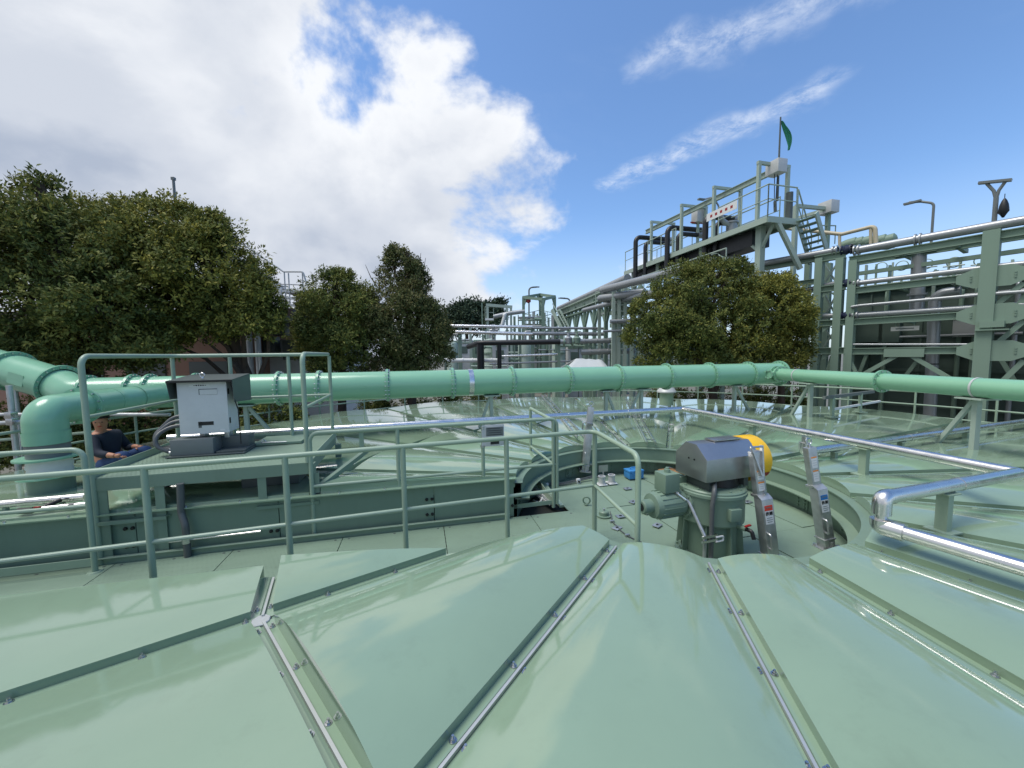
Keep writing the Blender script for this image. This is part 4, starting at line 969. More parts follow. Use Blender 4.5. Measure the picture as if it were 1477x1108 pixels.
# ventilation stub seen above the far cover, small handle frames on the cover
vt = thing('vent_stub', 'green vent stub with a white cap on the far cover', 'vent', tuple(Z(961, 582, .5)))
q = Z(961, 584, .5); MB().lathe([(.17, 0), (.17, .33)], q, Zv, 20).build('pipe', 'rail', vt); MB().lathe([(.24, .33), (.24, .36), (.14, .50), (0, .52)], q, Zv, 20).build('cap', 'alu_grey', vt)
lf = thing('lift_frame', 'low green lift frame standing on the far right of the cover', 'frame', tuple(Z(1215, 600, .5)))
a, b = Z(1200, 602, .52), Z(1240, 595, .52)
for p in (a, b): MB().bar(p, p+Zv*.42, .05, .05).build('post', 'rail', lf); MB().box(p+Zv*.01, (.18, .18, .02)).build('foot', 'rail', lf)
MB().bar(a+Zv*.42-(b-a)*.3, b+Zv*.42+(b-a)*.5, .05, .06).build('beam', 'grey_paint', lf); MB().bar(a+Zv*.16, b+Zv*.18+(b-a)*.8, .04, .04).build('brace', 'white', lf)
# ------------------------------------------------------------------ trees
def leaf_mat(name, c1, c2, c3):
    m = bpy.data.materials.new(name); m.use_nodes = True; n = m.node_tree; N = n.nodes; b = N['Principled BSDF']
    geo = N.new('ShaderNodeNewGeometry'); nz = N.new('ShaderNodeTexNoise'); nz.inputs['Scale'].default_value = 1.3; nz.inputs['Detail'].default_value = 3
    n.links.new(geo.outputs['Position'], nz.inputs['Vector'])
    ad = N.new('ShaderNodeMath'); ad.operation = 'ADD'; mu = N.new('ShaderNodeMath'); mu.operation = 'MULTIPLY'; mu.inputs[1].default_value = .55
    n.links.new(geo.outputs['Random Per Island'], mu.inputs[0]); n.links.new(mu.outputs[0], ad.inputs[0]); n.links.new(nz.outputs[0], ad.inputs[1])
    rp = N.new('ShaderNodeValToRGB'); e = rp.color_ramp.elements; e[0].position = .35; e[0].color = (*c1, 1); e[1].position = 1.12; e[1].color = (*c3, 1); k = e.new(.75); k.color = (*c2, 1)
    n.links.new(ad.outputs[0], rp.inputs[0]); n.links.new(rp.outputs[0], b.inputs['Base Color']); b.inputs['Roughness'].default_value = .6; b.inputs['Specular IOR Level'].default_value = .12
    tr = N.new('ShaderNodeBsdfTranslucent'); n.links.new(rp.outputs[0], tr.inputs[0]); mx = N.new('ShaderNodeMixShader'); mx.inputs[0].default_value = .22
    n.links.new(b.outputs[0], mx.inputs[1]); n.links.new(tr.outputs[0], mx.inputs[2]); n.links.new(mx.outputs[0], N['Material Output'].inputs[0]); MATS[name] = m
leaf_mat('leaf_dark', (.050, .076, .026), (.105, .138, .040), (.235, .240, .062))
leaf_mat('leaf_warm', (.060, .082, .026), (.145, .165, .040), (.330, .310, .070))
leaf_mat('leaf_far', (.030, .052, .036), (.048, .078, .050), (.070, .105, .060))
leaf_mat('leaf_bronze', (.055, .076, .034), (.100, .124, .046), (.185, .170, .070))
def leaves(rng, lobes, n, lsize, name, m, parent, tuft=9, up=.35, inner=.25):
    """lobes: (centre, (rx, ry, rz), weight). Leaf tufts on twig ends through each lobe's volume, denser near its surface."""
    C = []; Nn = []
    W = np.array([l[2] if len(l) > 2 else l[1][0]*l[1][2] for l in lobes], float); W /= W.sum()
    cnt = rng.multinomial(n, W)
    for (l, k) in zip(lobes, cnt):
        c = np.array(l[0]); r = np.array(l[1])
        d = rng.normal(size=(k, 3)); d /= np.linalg.norm(d, axis=1)[:, None]; d[:, 2] = np.where(d[:, 2] < -.75, -d[:, 2], d[:, 2])
        # lumpy surface
        ph = rng.uniform(0, 6.28, 6); lump = 1+.10*np.sin(d[:, 0]*7+ph[0])*np.sin(d[:, 2]*6+ph[1])+.10*np.sin(d[:, 1]*9+ph[2]+d[:, 2]*5)+.06*np.sin(d[:, 0]*17+ph[3])*np.sin(d[:, 2]*15+ph[4])
        rad = np.where(rng.random(k) < inner, rng.uniform(.35, .85, k), 1-np.abs(rng.normal(0, .075, k))+(rng.random(k) < .04)*rng.uniform(0, .10, k))
        # gather most tufts into clumps so that lit heads stand before dark hollows
        nc = max(6, int(14*len(lobes)**-.2)); cd_ = rng.normal(size=(nc, 3)); cd_ /= np.linalg.norm(cd_, axis=1)[:, None]; cd_[:, 2] = np.abs(cd_[:, 2])*.9-.25
        pick = rng.integers(0, nc, k); off = rng.normal(size=(k, 3)); off /= np.linalg.norm(off, axis=1)[:, None]
        cp_ = cd_[pick]*.84+off*(.27*rng.uniform(.75, 1.05, k))[:, None]
        use = rng.random(k) < .62
        d = np.where(use[:, None], cp_, d*(rad*lump*np.where(use, 1, .93))[:, None]); nv_ = np.where(use[:, None], off*.8+cd_[pick]*.5, d)
        C.append(c+d*r); Nn.append(nv_/r)
    C = np.concatenate(C); D = np.concatenate(Nn); D /= np.linalg.norm(D, axis=1)[:, None]
    k = len(C); D = D+np.array([0, 0, up])+rng.normal(0, .35, (k, 3)); D /= np.linalg.norm(D, axis=1)[:, None]
    # each tuft: `tuft` leaves round the twig direction
    P = np.repeat(C, tuft, 0); A = np.repeat(D, tuft, 0); K = len(P)
    e = rng.normal(size=(K, 3)); e -= A*(e*A).sum(1)[:, None]; e /= np.linalg.norm(e, axis=1)[:, None]
    spread = rng.uniform(.35, 1.25, K)[:, None]; d = A*np.cos(spread)+e*np.sin(spread)
    P = P+A*rng.uniform(-.5, .5, (K, 1))*lsize*1.6+rng.normal(0, lsize*.35, (K, 3))
    s = np.cross(d, A); s /= np.linalg.norm(s, axis=1)[:, None]+1e-9
    nrm_ = np.cross(s, d); L = lsize*rng.uniform(.65, 1.25, K)[:, None]; w = L*.20
    v0 = P; v1 = P+d*L*.5+s*w+nrm_*L*.05; v2 = P+d*L-nrm_*L*.10; v3 = P+d*L*.5-s*w+nrm_*L*.05
    vs = np.stack([v0, v1, v2, v3], 1).reshape(-1, 3); idx = np.arange(K*4).reshape(-1, 4)
    me = bpy.data.meshes.new(name); me.vertices.add(K*4); me.vertices.foreach_set('co', vs.ravel().astype(np.float32)); me.loops.add(K*4); me.loops.foreach_set('vertex_index', idx.ravel().astype(np.int32))
    me.polygons.add(K); me.polygons.foreach_set('loop_start', (np.arange(K)*4).astype(np.int32)); me.polygons.foreach_set('loop_total', np.full(K, 4, np.int32)); me.update(calc_edges=True); me.materials.append(MATS[m])
    return place(name, me, parent)
def trunk(par, base, top, r, limbs, rng):
    base = V(base); top = V(top); mid = lerp(base, top, .5)+V(rng.uniform(-.12, .12, 3))
    MB().tube([base, lerp(base, mid, .15), mid, top], [r*1.25, r, r*.75, r*.4], 12, cap=True).build('trunk', 'bark', par)
    for l in limbs:
        l = V(l); s = lerp(mid, top, rng.uniform(0, .6)) if rng.random() < .6 else lerp(base, mid, rng.uniform(.55, 1)); m_ = lerp(s, l, .5)+V((rng.uniform(-.2, .2), rng.uniform(-.2, .2), rng.uniform(.0, .3)))
        MB().tube([s, m_, l], [r*.42, r*.26, r*.08], 8).build('limb', 'bark', par)
def tree(name, label, base, lobes, n, lsize, m, r=.16, seed=1, group=None, tuft=9, inner=.25, extra=None):
    rng = np.random.default_rng(seed); t = thing(name, label, 'tree', tuple(base), group)
    cz = max(l[0][2] for l in lobes); cc = V((sum(l[0][0] for l in lobes)/len(lobes), sum(l[0][1] for l in lobes)/len(lobes), cz))
    trunk(t, base, cc, r, [l[0] for l in lobes], rng)
    leaves(rng, lobes, n, lsize, 'crown', m, t, tuft, inner=inner)
    if extra: extra(t)
    return t
def lobe(px, py, y, rpx, rpy, ry=None):        # lobe centred on a pixel at depth y, radii in pixels
    c = Yd(px, py, y); k = y/FOC; return (tuple(c), (rpx*k, ry if ry else (rpx+rpy)/2*k, rpy*k))
gl = 'broadleaf trees around the plant'
# leftmost big tree
y = 8.2
tree('broadleaf_tree', 'tall dark evergreen tree at the left edge behind the inclined mint pipe', (-8.6, y+.2, GZ),
     [lobe(20, 352, y, 105, 92), lobe(90, 380, y+.2, 85, 90), lobe(30, 445, y-.3, 95, 75), lobe(140, 440, y-.2, 75, 70), lobe(-60, 380, y, 120, 120), lobe(110, 490, y-.1, 90, 48), lobe(170, 370, y+.5, 60, 55), lobe(20, 500, y, 90, 40), lobe(130, 525, y+.3, 100, 40), lobe(-20, 530, y+.2, 90, 40), lobe(190, 505, y, 60, 34), lobe(75, 515, y-.1, 80, 36), lobe(60, 270, y+.2, 30, 20)], 11000, .095, 'leaf_dark', .2, 11, gl)
y = 9.6
tree('broadleaf_tree', 'wide evergreen tree with a rounded top in front of the pole and the peach building', (-5.9, y+.2, GZ),
     [lobe(250, 360, y, 75, 68), lobe(300, 395, y-.2, 78, 75), lobe(205, 340, y+.2, 60, 48), lobe(340, 440, y-.2, 62, 58), lobe(255, 440, y-.4, 72, 55), lobe(190, 420, y, 70, 70), lobe(150, 320, y+.6, 50, 34), lobe(305, 340, y, 26, 34), lobe(312, 318, y, 14, 14), lobe(262, 305, y, 18, 14), lobe(215, 298, y, 20, 12), lobe(280, 478, y-.5, 60, 26), lobe(360, 465, y-.3, 42, 36), lobe(215, 480, y-.3, 55, 34), lobe(385, 440, y-.1, 24, 30)], 10500, .095, 'leaf_warm', .17, 12, gl)
y = 11.5
tree('broadleaf_tree', 'round dense evergreen tree right of the white steps', (-5.2, y, GZ),
     [lobe(485, 445, y, 55, 52), lobe(462, 480, y, 38, 46), lobe(500, 490, y-.2, 48, 42), lobe(488, 400, y, 22, 14), lobe(525, 460, y+.1, 35, 50), lobe(447, 510, y, 22, 22), lobe(490, 525, y, 50, 26)], 7500, .085, 'leaf_dark', .14, 13, gl)
y = 12.0
def twigs(t):
    rng = np.random.default_rng(5)
    for px, py, qx, qy in ((598, 425, 607, 365), (604, 415, 603, 375), (545, 415, 527, 382), (600, 420, 614, 372), (560, 410, 535, 392), (608, 430, 622, 398), (590, 400, 589, 362)):
        a, b = Yd(px, py, 12), Yd(qx, qy, 12); MB().tube([a, lerp(a, b, .5)+V(rng.uniform(-.05, .05, 3)), b], [.022, .014, .006], 6).build('bare_twig', 'bark', t)
tree('broadleaf_tree', 'taller pointed evergreen tree with bare twigs on top beside the far pipes', (-3.2, y, GZ),
     [lobe(580, 455, y, 58, 52), lobe(620, 480, y, 32, 42), lobe(562, 490, y-.2, 48, 42), lobe(578, 390, y, 30, 30), lobe(570, 365, y, 13, 13), lobe(600, 410, y, 22, 26), lobe(632, 510, y, 22, 26), lobe(595, 510, y-.1, 50, 28), lobe(575, 528, y, 55, 22)], 8000, .085, 'leaf_bronze', .15, 14, gl, extra=twigs)
y = 12.6
tree('broadleaf_tree', 'wide evergreen tree with yellowish new leaves before the pipe rack on the right', (6.9, y, GZ),
     [lobe(1000, 420, y, 62, 42), lobe(960, 465, y, 56, 52), lobe(1060, 440, y, 55, 45), lobe(1035, 480, y-.3, 80, 48), lobe(930, 480, y+.1, 30, 34), lobe(1040, 392, y, 40, 16), lobe(985, 500, y-.2, 60, 34), lobe(1000, 522, y-.1, 85, 26), lobe(1063, 388, y, 20, 16), lobe(985, 392, y, 18, 15), lobe(926, 446, y, 16, 18), lobe(1020, 380, y, 14, 12)], 9000, .09, 'leaf_dark', .15, 15, gl)
tree('broadleaf_tree', 'bushy yellow green tree beside the green rack tower on the right', (9.0, y+.1, GZ),
     [lobe(1110, 450, y-.2, 52, 52), lobe(1085, 500, y-.4, 50, 32), lobe(1140, 480, y-.1, 32, 36), lobe(1095, 420, y, 36, 26), lobe(1135, 510, y-.2, 36, 22), lobe(1100, 525, y-.1, 60, 22), lobe(1128, 408, y, 16, 14), lobe(1158, 455, y, 16, 20), lobe(1150, 430, y, 14, 12)], 6000, .09, 'leaf_warm', .12, 16, gl)
# far trees behind the plant
y = 48.0
tree('far_tree', 'dark far tree rising behind the pipe bridges left of the steel tower', (-5.6, y, GZ), [lobe(672, 462, y, 26, 28), lobe(650, 470, y, 16, 24), lobe(700, 465, y, 20, 28), lobe(684, 442, y, 16, 10), lobe(655, 450, y, 12, 8)], 1500, .42, 'leaf_far', .3, 17, 'far trees behind the plant', 7)
tree('far_tree', 'ragged far tree with flat tufts behind the small gantry', (-2.4, y+2, GZ), [lobe(708, 440, y+2, 8, 4), lobe(722, 437, y+2, 10, 4), lobe(715, 456, y+2, 14, 16)], 420, .42, 'leaf_far', .22, 18, 'far trees behind the plant', 7)

# hedge under the left trees
def hedge(name, label, x0, x1, y, ztop, n, seed):
    rng = np.random.default_rng(seed); t = thing(name, label, 'hedge', ((x0+x1)/2, y, GZ)); k = int((x1-x0)/.9)+1
    lob = [((x0+(x1-x0)*i/(k-1), y+rng.uniform(-.15, .15), (ztop+GZ)/2), (.75, .55, (ztop-GZ)/2*rng.uniform(.9, 1.1))) for i in range(k)]
    for l in lob: MB().tube([V((l[0][0], l[0][1], GZ)), V((l[0][0]+.1, l[0][1], l[0][2]+.3))], [.05, .02], 8).build('stem', 'bark', t)
    leaves(rng, lob, n, .085, 'foliage', 'leaf_dark', t, 9, inner=.35)
hedge('hedge', 'dark leafy hedge under the left trees behind the scaffold tubes', -11.5, -5.2, 8.6, 1.15, 6500, 31)
hedge('hedge', 'dark leafy hedge behind the rim railing below the two middle trees', -4.6, -1.0, 13.2, .9, 3000, 32)
hedge('hedge', 'dark leafy hedge behind the rim railing below the right-hand trees', 5.2, 9.8, 13.6, .8, 2600, 33)
# ------------------------------------------------------------------ green pipe rack on the right
RA_ = Yd(1430, 500, 10.0); RB_ = Yd(1225, 500, 12.43); rdir = V((RB_.x-RA_.x, RB_.y-RA_.y, 0)).normalized(); rn = V((-rdir.y, rdir.x, 0))
if rn.y < 0: rn = -rn
def RP(px, py, off=0.0): return OnV(px, py, RA_+rn*off, rn)
def flat(a, b):      # level line through the mean height
    z = (a.z+b.z)/2; return V((a.x, a.y, z)), V((b.x, b.y, z))
rk = thing('pipe_rack', 'tall green steel pipe rack of columns, beams and gusset plates at the right edge', 'pipe rack', (RA_.x, RA_.y, GZ))
def rbeam(px0, py0, px1, py1, h=.20, w=.16, off=0.0, par=rk, m='rack', name='beam', ext=0.0):
    a, b = flat(RP(px0, py0, off), RP(px1, py1, off)); d = (b-a).normalized(); a = a-d*0; b = b+d*ext
    return MB().ibeam(a, b, w, h, .022).build(name, m, par) if h > .12 else MB().bar(a, b, w, h).build(name, m, par)
def rcol(px, ytop, w=.36, off=0.0, par=rk, zb=GZ, m='rack'):
    t = RP(px, ytop, off); return MB().bar(V((t.x, t.y, zb)), t, w, w*.8, rdir).build('column', m, par)
for off, m in ((0.0, 'rack'), (2.2, 'rack')):
    rcol(1432, 333, .36, off); rcol(1552, 315, .36, off); rcol(1232, 376, .26, off+.02)
    for (y0, y1) in ((376, 333), (419, 393), (465, 450), (506, 505)): rbeam(1225, y0, 1560, y1-(376-333)*.33*((y0-y1)/43 if y0-y1 else 0), off=off)
for off in (1.1,): rbeam(1225, 395, 1560, 352, .12, .10, off); rbeam(1225, 380, 1560, 330, .14, .12, off)
for px, dy in ((1432, 0), (1552, 0)):
    for zy in (393+6, 453, 506):      # gussets: octagonal plates proud of the beams
        c = RP(px, zy-(3 if px > 1500 else 0), -.10); w, h = .62, .26
        MB().prism([c+rdir*a+Zv*b for a, b in ((-w, -.10), (-w, .10), (-.30, h), (.30, h), (w, .10), (w, -.10), (.30, -h), (-.30, -h))], tuple(-rn*.02)).build('gusset', 'rack', rk)
        bb = MB()
        for i in (-1, 1):
            for j in (-1, 0, 1): bb.lathe([(0, .02), (.022, .02), (.022, 0)], c-rn*.02+rdir*i*.36+Zv*j*.06, -rn, 6)
        bb.build('gusset_bolts', 'rack', rk)['kind'] = 'stuff'
gc = RP(1303, 509, -.09); MB().box(gc, (.85, .02, .24), (rdir, rn, Zv)).build('gusset', 'rack', rk)
for a, b in (((1292, 514), (1236, 545)), ((1316, 514), (1380, 552)), ((1477, 408), (1440, 438)), ((1477, 463), (1440, 494)), ((1477, 520), (1440, 556)), ((1425, 514), (1405, 560)), ((1500, 395), (1470, 440))):
    MB().bar(RP(*a, -.02), RP(*b, -.02), .11, .09, rn).build('brace', 'rack', rk)
for a, b in (((1440, 512), (1470, 560)), ((1250, 512), (1236, 548)), ((1330, 512), (1300, 550))):
    MB().bar(RP(*a, 2.2), RP(*b, 2.2), .10, .08, rn).build('brace', 'rack', rk)
for px in (1290, 1370, 1480): # cross members between the two planes
    for y0 in (372-(px-1225)*.17, 419-(px-1225)*.1, 465-(px-1225)*.06, 506):
        p = RP(px, y0, 0.0); MB().bar(p+rn*.05, p+rn*2.15, .10, .12).build('cross_beam', 'rack', rk)
MB().box(RP(1432, 476, -.06), (.55, .42, .03), (rdir, rn, Zv)).build('bracket', 'rack', rk); MB().box(RP(1432, 468, -.06), (.40, .36, .16), (rdir, rn, Zv)).build('bracket', 'rack', rk)
# end tower of the next rack section
tw = thing('rack_tower', 'braced green steel end tower of the rack beside the yellow green tree', 'rack tower', tuple(RP(1198, 505, 0))[:2]+(GZ,))
for px in (1183, 1213): rcol(px, 373, .26, 0, tw)
for px in (1166, 1196): rcol(px, 380, .22, 1.9, tw)
for y0, h in ((371, .22), (416, .20), (466, .20), (506, .22)):
    rbeam(1176, y0+1, 1220, y0-1, h, .20, -.02, tw); rbeam(1160, y0+2, 1205, y0+2, .16, .14, 1.9, tw)
for y0, y1 in ((378, 412), (420, 462), (470, 502)):
    MB().bar(RP(1187, y1, .9), RP(1209, y0, .9), .05, .05, rn).build('brace', 'pale_frame', tw); MB().bar(RP(1187, y0, 1.0), RP(1209, y1, 1.0), .05, .05, rn).build('brace', 'pale_frame', tw)
for yy in (421, 471, 511):
    for px, sg_ in ((1187, 1), (1209, -1)):
        c = RP(px, yy, -.06); MB().prism([c, c+rdir*-.22*sg_, c-Zv*.20], tuple(-rn*.02)).build('knee_plate', 'rack', tw)
for a, b in (((1183, 512), (1172, 548)), ((1200, 514), (1190, 550)), ((1200, 514), (1212, 550)), ((1222, 512), (1240, 548))): MB().bar(RP(*a, 0), RP(*b, 0), .09, .08, rn).build('brace', 'rack', tw)
lb0, lb1 = flat(RP(1050, 397, .1), RP(1180, 369, .1)); MB().ibeam(lb0, lb1, .2, .24, .02).build('beam', 'rack', tw)
for yy in (416, 466, 506): a, b = flat(RP(1060, yy-3, .1), RP(1180, yy, .1)); MB().ibeam(a, b, .16, .18, .02).build('beam', 'rack', tw)
for px in (1140, 1090): rcol(px, 400, .24, .12, tw)
# pipes lying on the rack
def rp_pipe(pts, r, label, m='pipe_silver', off=0.0, group='silver pipes on the rack', flanges=(), bend=.25):
    P = [RP(*p, off) for p in pts]; t = thing('rack_pipe', label, 'pipe', tuple(P[0]), group)
    MB().tube(P, r, 20, bend=bend).build('pipe', m, t)
    for f_ in flanges:
        c = RP(*f_[:2], off); 
        for sg_ in (-.05, .05): MB().lathe([(r, -.018), (r+.05, -.018), (r+.05, .018), (r, .018)], c+rdir*sg_, rdir, 22).build('flange', m, t)
    return t
def lvl(pts): return pts
rp_pipe([(1236, 361), (1325, 345), (1477, 318), (1560, 303)], .115, 'thick silver pipe along the very top of the rack', flanges=((1236, 361), (1324, 345.5)))
rp_pipe([(1232, 409), (1426, 386), (1560, 372)], .075, 'silver pipe on the second beam of the rack', flanges=((1236, 408.5),), off=-.0)
rp_pipe([(1228, 443), (1240, 441), (1430, 424), (1560, 415)], .045, 'thin silver pipe across the middle of the rack', off=-.12)
rp_pipe([(1232, 455), (1420, 443), (1560, 435)], .075, 'silver pipe just above the third beam of the rack', flanges=((1234, 455),), off=.0)
rp_pipe([(1225, 497), (1560, 497)], .03, 'thin bright pipe above the lowest beam of the rack', 'pipe_silver', off=-.05)
rp_pipe([(1048, 372), (1066, 372), (1079, 384), (1207, 361)], .105, 'silver pipe with a dip along the top of the end tower section', off=.0, flanges=((1205, 361.5),))
rp_pipe([(1140, 424), (1207, 408)], .075, 'silver pipe through the upper bay of the end tower', off=.2); rp_pipe([(1160, 458), (1209, 455)], .085, 'silver pipe through the lower bay of the end tower', off=.2, flanges=((1207, 455),))
for (px, py, r), l in zip(((1221, 360.5, .125), (1221, 408.5, .10), (1221, 455, .10)), ('top', 'middle', 'lowest')):
    c = RP(px, py, 0); t = thing('expansion_joint', 'dark blue rubber expansion joint, '+l+' of the three beside the end tower', 'pipe joint', tuple(c), 'dark blue expansion joints')
    MB().lathe([(r, -.13), (r+.03, -.13), (r+.03, -.10), (r-.01, -.09), (r+.035, 0), (r-.01, .09), (r+.03, .10), (r+.03, .13), (r, .13)], c, rdir, 22).build('bellows', 'blue_rubber', t)
    k = MB()
    for i in range(10): a = i*.628; q = c+(rn*math.cos(a)+Zv*math.sin(a))*(r+.02)-rdir*.13; k.lathe([(0, .03), (.014, .03), (.014, 0)], q, -rdir, 6)
    k.build('joint_bolts', 'black', t)['kind'] = 'stuff'
v1 = thing('riser_pipe', 'broad silver riser pipe standing behind the upper rack beams', 'pipe', tuple(RP(1322, 450, 1.2)))
MB().tube([RP(1326, 362, 1.2), RP(1322, 452, 1.2)], .17, 24).build('pipe', 'pipe_silver', v1); MB().lathe([(.17, -.03), (.23, -.03), (.23, .03), (.17, .03)], RP(1323, 425, 1.2), Zv, 24).build('flange', 'pipe_silver', v1)
MB().tube([RP(1322, 445, 1.2), RP(1322, 453, 1.2), RP(1345, 452, 1.2)], .13, 20, bend=.12).build('elbow', 'pipe_silver', v1); MB().box(RP(1322, 366, 1.2), (.9, .4, .06), (rdir, rn, Zv)).build('collar', 'rack', v1)
v2 = thing('riser_pipe', 'silver riser pipe bent at its top in front of the dark wall', 'pipe', tuple(RP(1345, 600, .9)))
MB().tube([RP(1341, 600, .9), RP(1349, 424, .9), RP(1386, 420, .9)], .14, 24, bend=.32).build('pipe', 'pipe_silver', v2)
for yy in (452, 525): MB().lathe([(.141, -.015), (.15, -.015), (.15, .015), (.141, .015)], RP(1347 if yy < 500 else 1344, yy, .9), Zv, 24).build('band', 'stainless' if yy < 500 else 'black', v2)
dw = thing('process_tank', 'dark green steel tank wall behind the right-hand rack', 'tank', tuple(RP(1400, 560, 3.2))[:2]+(GZ,))
wa, wb = RP(1232, 414, 3.2), RP(1640, 392, 3.2); zt_ = wb.z*.5+wa.z*.5; wb = RA_+rn*3.2-rdir*15
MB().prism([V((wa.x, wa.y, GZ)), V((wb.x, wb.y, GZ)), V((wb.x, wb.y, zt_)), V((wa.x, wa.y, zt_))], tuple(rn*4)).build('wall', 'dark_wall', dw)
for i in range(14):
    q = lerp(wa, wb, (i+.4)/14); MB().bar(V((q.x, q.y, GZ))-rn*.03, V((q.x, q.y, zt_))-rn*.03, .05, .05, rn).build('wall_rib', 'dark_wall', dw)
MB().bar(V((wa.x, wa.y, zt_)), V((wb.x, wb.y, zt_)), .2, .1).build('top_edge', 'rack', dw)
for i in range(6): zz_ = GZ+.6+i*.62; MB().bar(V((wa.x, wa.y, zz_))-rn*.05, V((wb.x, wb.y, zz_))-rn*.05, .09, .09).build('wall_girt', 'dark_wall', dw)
for px in (1275, 1382, 1402, 1462):
    q = RP(px, 500, 2.95); MB().tube([V((q.x, q.y, GZ)), V((q.x, q.y, zt_-.3)), V((q.x+.3, q.y+.3, zt_+.1))], .06 if px != 1402 else .035, 12, bend=.2).build('wall_pipe', 'rack' if px != 1462 else 'pipe_silver', dw)
q = RP(1392, 470, 2.9); MB().box(q, (.5, .2, .7), (rdir, rn, Zv)).build('junction_box', 'alu_grey', dw, bevel=.02)
# clutter between rack planes: dim pipes, braces, ladders, signs
bk = thing('rear_pipework', 'dim pipes and rails crowded behind the right-hand rack', 'pipework', tuple(RP(1300, 500, 2.6))[:2]+(GZ,))
rng = np.random.default_rng(4)
for i in range(16):
    y0 = rng.uniform(385, 490); x0 = rng.uniform(1225, 1330); x1 = x0+rng.uniform(60, 200); off = rng.uniform(2.4, 5.5)
    a, b = flat(RP(x0, y0, off), RP(x1, y0, off)); MB().tube([a, b], rng.uniform(.02, .06), 8).build('pipe', ['pipe_silver', 'rack', 'dark_grey'][i % 3], bk)
for i in range(22):
    x0 = rng.uniform(1228, 1477); off = rng.uniform(2.5, 6); a = RP(x0, rng.uniform(372, 400), off); MB().bar(V((a.x, a.y, GZ)), a, .06 if i % 3 else .16, .06, rdir).build('post', 'rack' if i % 2 else 'pale_frame', bk)
for x0 in (1255, 1285, 1320, 1360, 1400):
    a = RP(x0, 392-(x0-1250)*.06, 4.5); b = RP(x0+32, 390-(x0-1220)*.06, 4.5); MB().tube([a, b], .025, 6).build('rail', 'pale_frame', bk); MB().tube([a-Zv*.3, b-Zv*.3], .02, 6).build('rail', 'pale_frame', bk)
    MB().lathe([(.16, -.02), (.19, 0), (.16, .02)], lerp(a, b, .5)+Zv*.12, rn, 18).build('hand_wheel', 'rack', bk)
for x0, x1 in ((1225, 1275), (1270, 1300)):
    a = RP(x0, 478, 2.8); b = RP(x1, 478, 2.8); MB().box(lerp(a, b, .5), ((b-a).length, .4, .8), (rdir, rn, Zv)).build('cabinet', 'dark_wall', bk)
s0 = RP(1305, 474, .6); sg = thing('rack_sign', 'small off white sign board hanging inside the rack', 'sign', tuple(s0)); MB().box(s0, (.62, .02, .13), (rdir, rn, Zv)).build('board', 'white', sg)
for i in (-.2, .2): MB().bar(s0+rdir*i+Zv*.065, s0+rdir*i+Zv*.2, .02, .02).build('hanger', 'rack', sg)
MB().box(s0-rn*.012, (.40, .004, .03), (rdir, rn, Zv)).build('print', 'grey_paint', sg)
# tan pipe frame and green machinery seen above the rack
tp = thing('tan_pipe', 'tan painted pipe loop above the rack left of the lamp', 'pipe', tuple(RP(1190, 340, 3)))
MB().tube([RP(1130, 329, 3), RP(1214, 338, 3), RP(1262, 326, 3), RP(1264, 360, 3)], .07, 12, bend=.15).build('pipe', 'tan', tp)
for px, y0 in ((1211, 338), (1256, 330)): MB().tube([RP(px, y0, 3), RP(px, y0+30, 3)], .05, 10).build('post', 'tan', tp)
gm = thing('machine_row', 'row of green machines on the upper deck behind the silver top pipe', 'machine', tuple(RP(1250, 350, 3.5)))
for i, px in enumerate((1226, 1236, 1246, 1256, 1268, 1280)):
    c = RP(px, 352-i*1.0, 3.6); MB().lathe([(0, -.25), (.17, -.25), (.20, -.1), (.20, .2), (.12, .25), (0, .28)], c, (.5, -.8, .1), 14).build('motor', 'rack', gm); MB().box(c-Zv*.2, (.3, .3, .2)).build('base', 'rack', gm)

# ------------------------------------------------------------------ upper deck with hoist gantries
GO = V((9.25, 14.0, 0)); 
def U(s, t, z): return GO+E2*s+E1*t+V((0, 0, z))
DZ = 6.42
up = thing('hoist_platform', 'high pale green platform with gantry frames and a sloping looking hoist rail', 'platform', tuple(U(3, 0, DZ)))
MB().box(U(4.0, 0, DZ-.03), (1.36, 8.9, .06), (E1, E2, Zv)).build('deck', 'pale_frame', up)
for t in (-.69, .69): MB().bar(U(-.45, t, DZ-.09), U(8.5, t, DZ-.09), .05, .20).build('edge_beam', 'pale_frame', up)
MB().bar(U(-.45, -.69, DZ-.09), U(-.45, .69, DZ-.09), .05, .20).build('edge_beam', 'pale_frame', up)
MB().box(U(4.3, .1, DZ-.42), (.8, 7.6, .55), (E1, E2, Zv)).build('duct', 'black_pipe', up)
for s in (.2, 3.0, 6.0, 8.2):
    for t in (-.25,): MB().bar(U(s, t, GZ), U(s, t, DZ-.1), .22, .22, E1).build('column', 'pale_frame', up); MB().bar(U(s, t, DZ-1.0), U(s+.9, t, DZ-.15), .08, .08).build('brace', 'pale_frame', up); MB().bar(U(s, t, DZ-1.0), U(s-.9 if s > .5 else s-.5, t, DZ-.15), .08, .08).build('brace', 'pale_frame', up)
for s in (0, 2.02, 3.9, 6.1):
    m = MB(); fr = []
    for t in (-.64, .64): MB().bar(U(s, t, DZ), U(s, t, 8.42), .105, .105, E1).build('gantry_post', 'pale_frame', up)
    MB().bar(U(s, -.705, 8.37), U(s, .705, 8.37), .10, .10).build('gantry_beam', 'pale_frame', up)
MB().ibeam(U(-.2, 0, 8.16), U(7.0, -.35, 8.16), .12, .20, .02).build('hoist_rail', 'pale_frame', up)
bx_ = U(-.1, .0, 8.22); MB().box(bx_, (.40, .50, .44), (E1, E2, Zv)).build('hoist_cover', 'alu_grey', up, bevel=.01)
for t in (-.06, .06): MB().tube([U(-.1, t, 8.0), U(-.1, t*.4, 6.9)], .014, 6).build('hoist_chain', 'black', up)
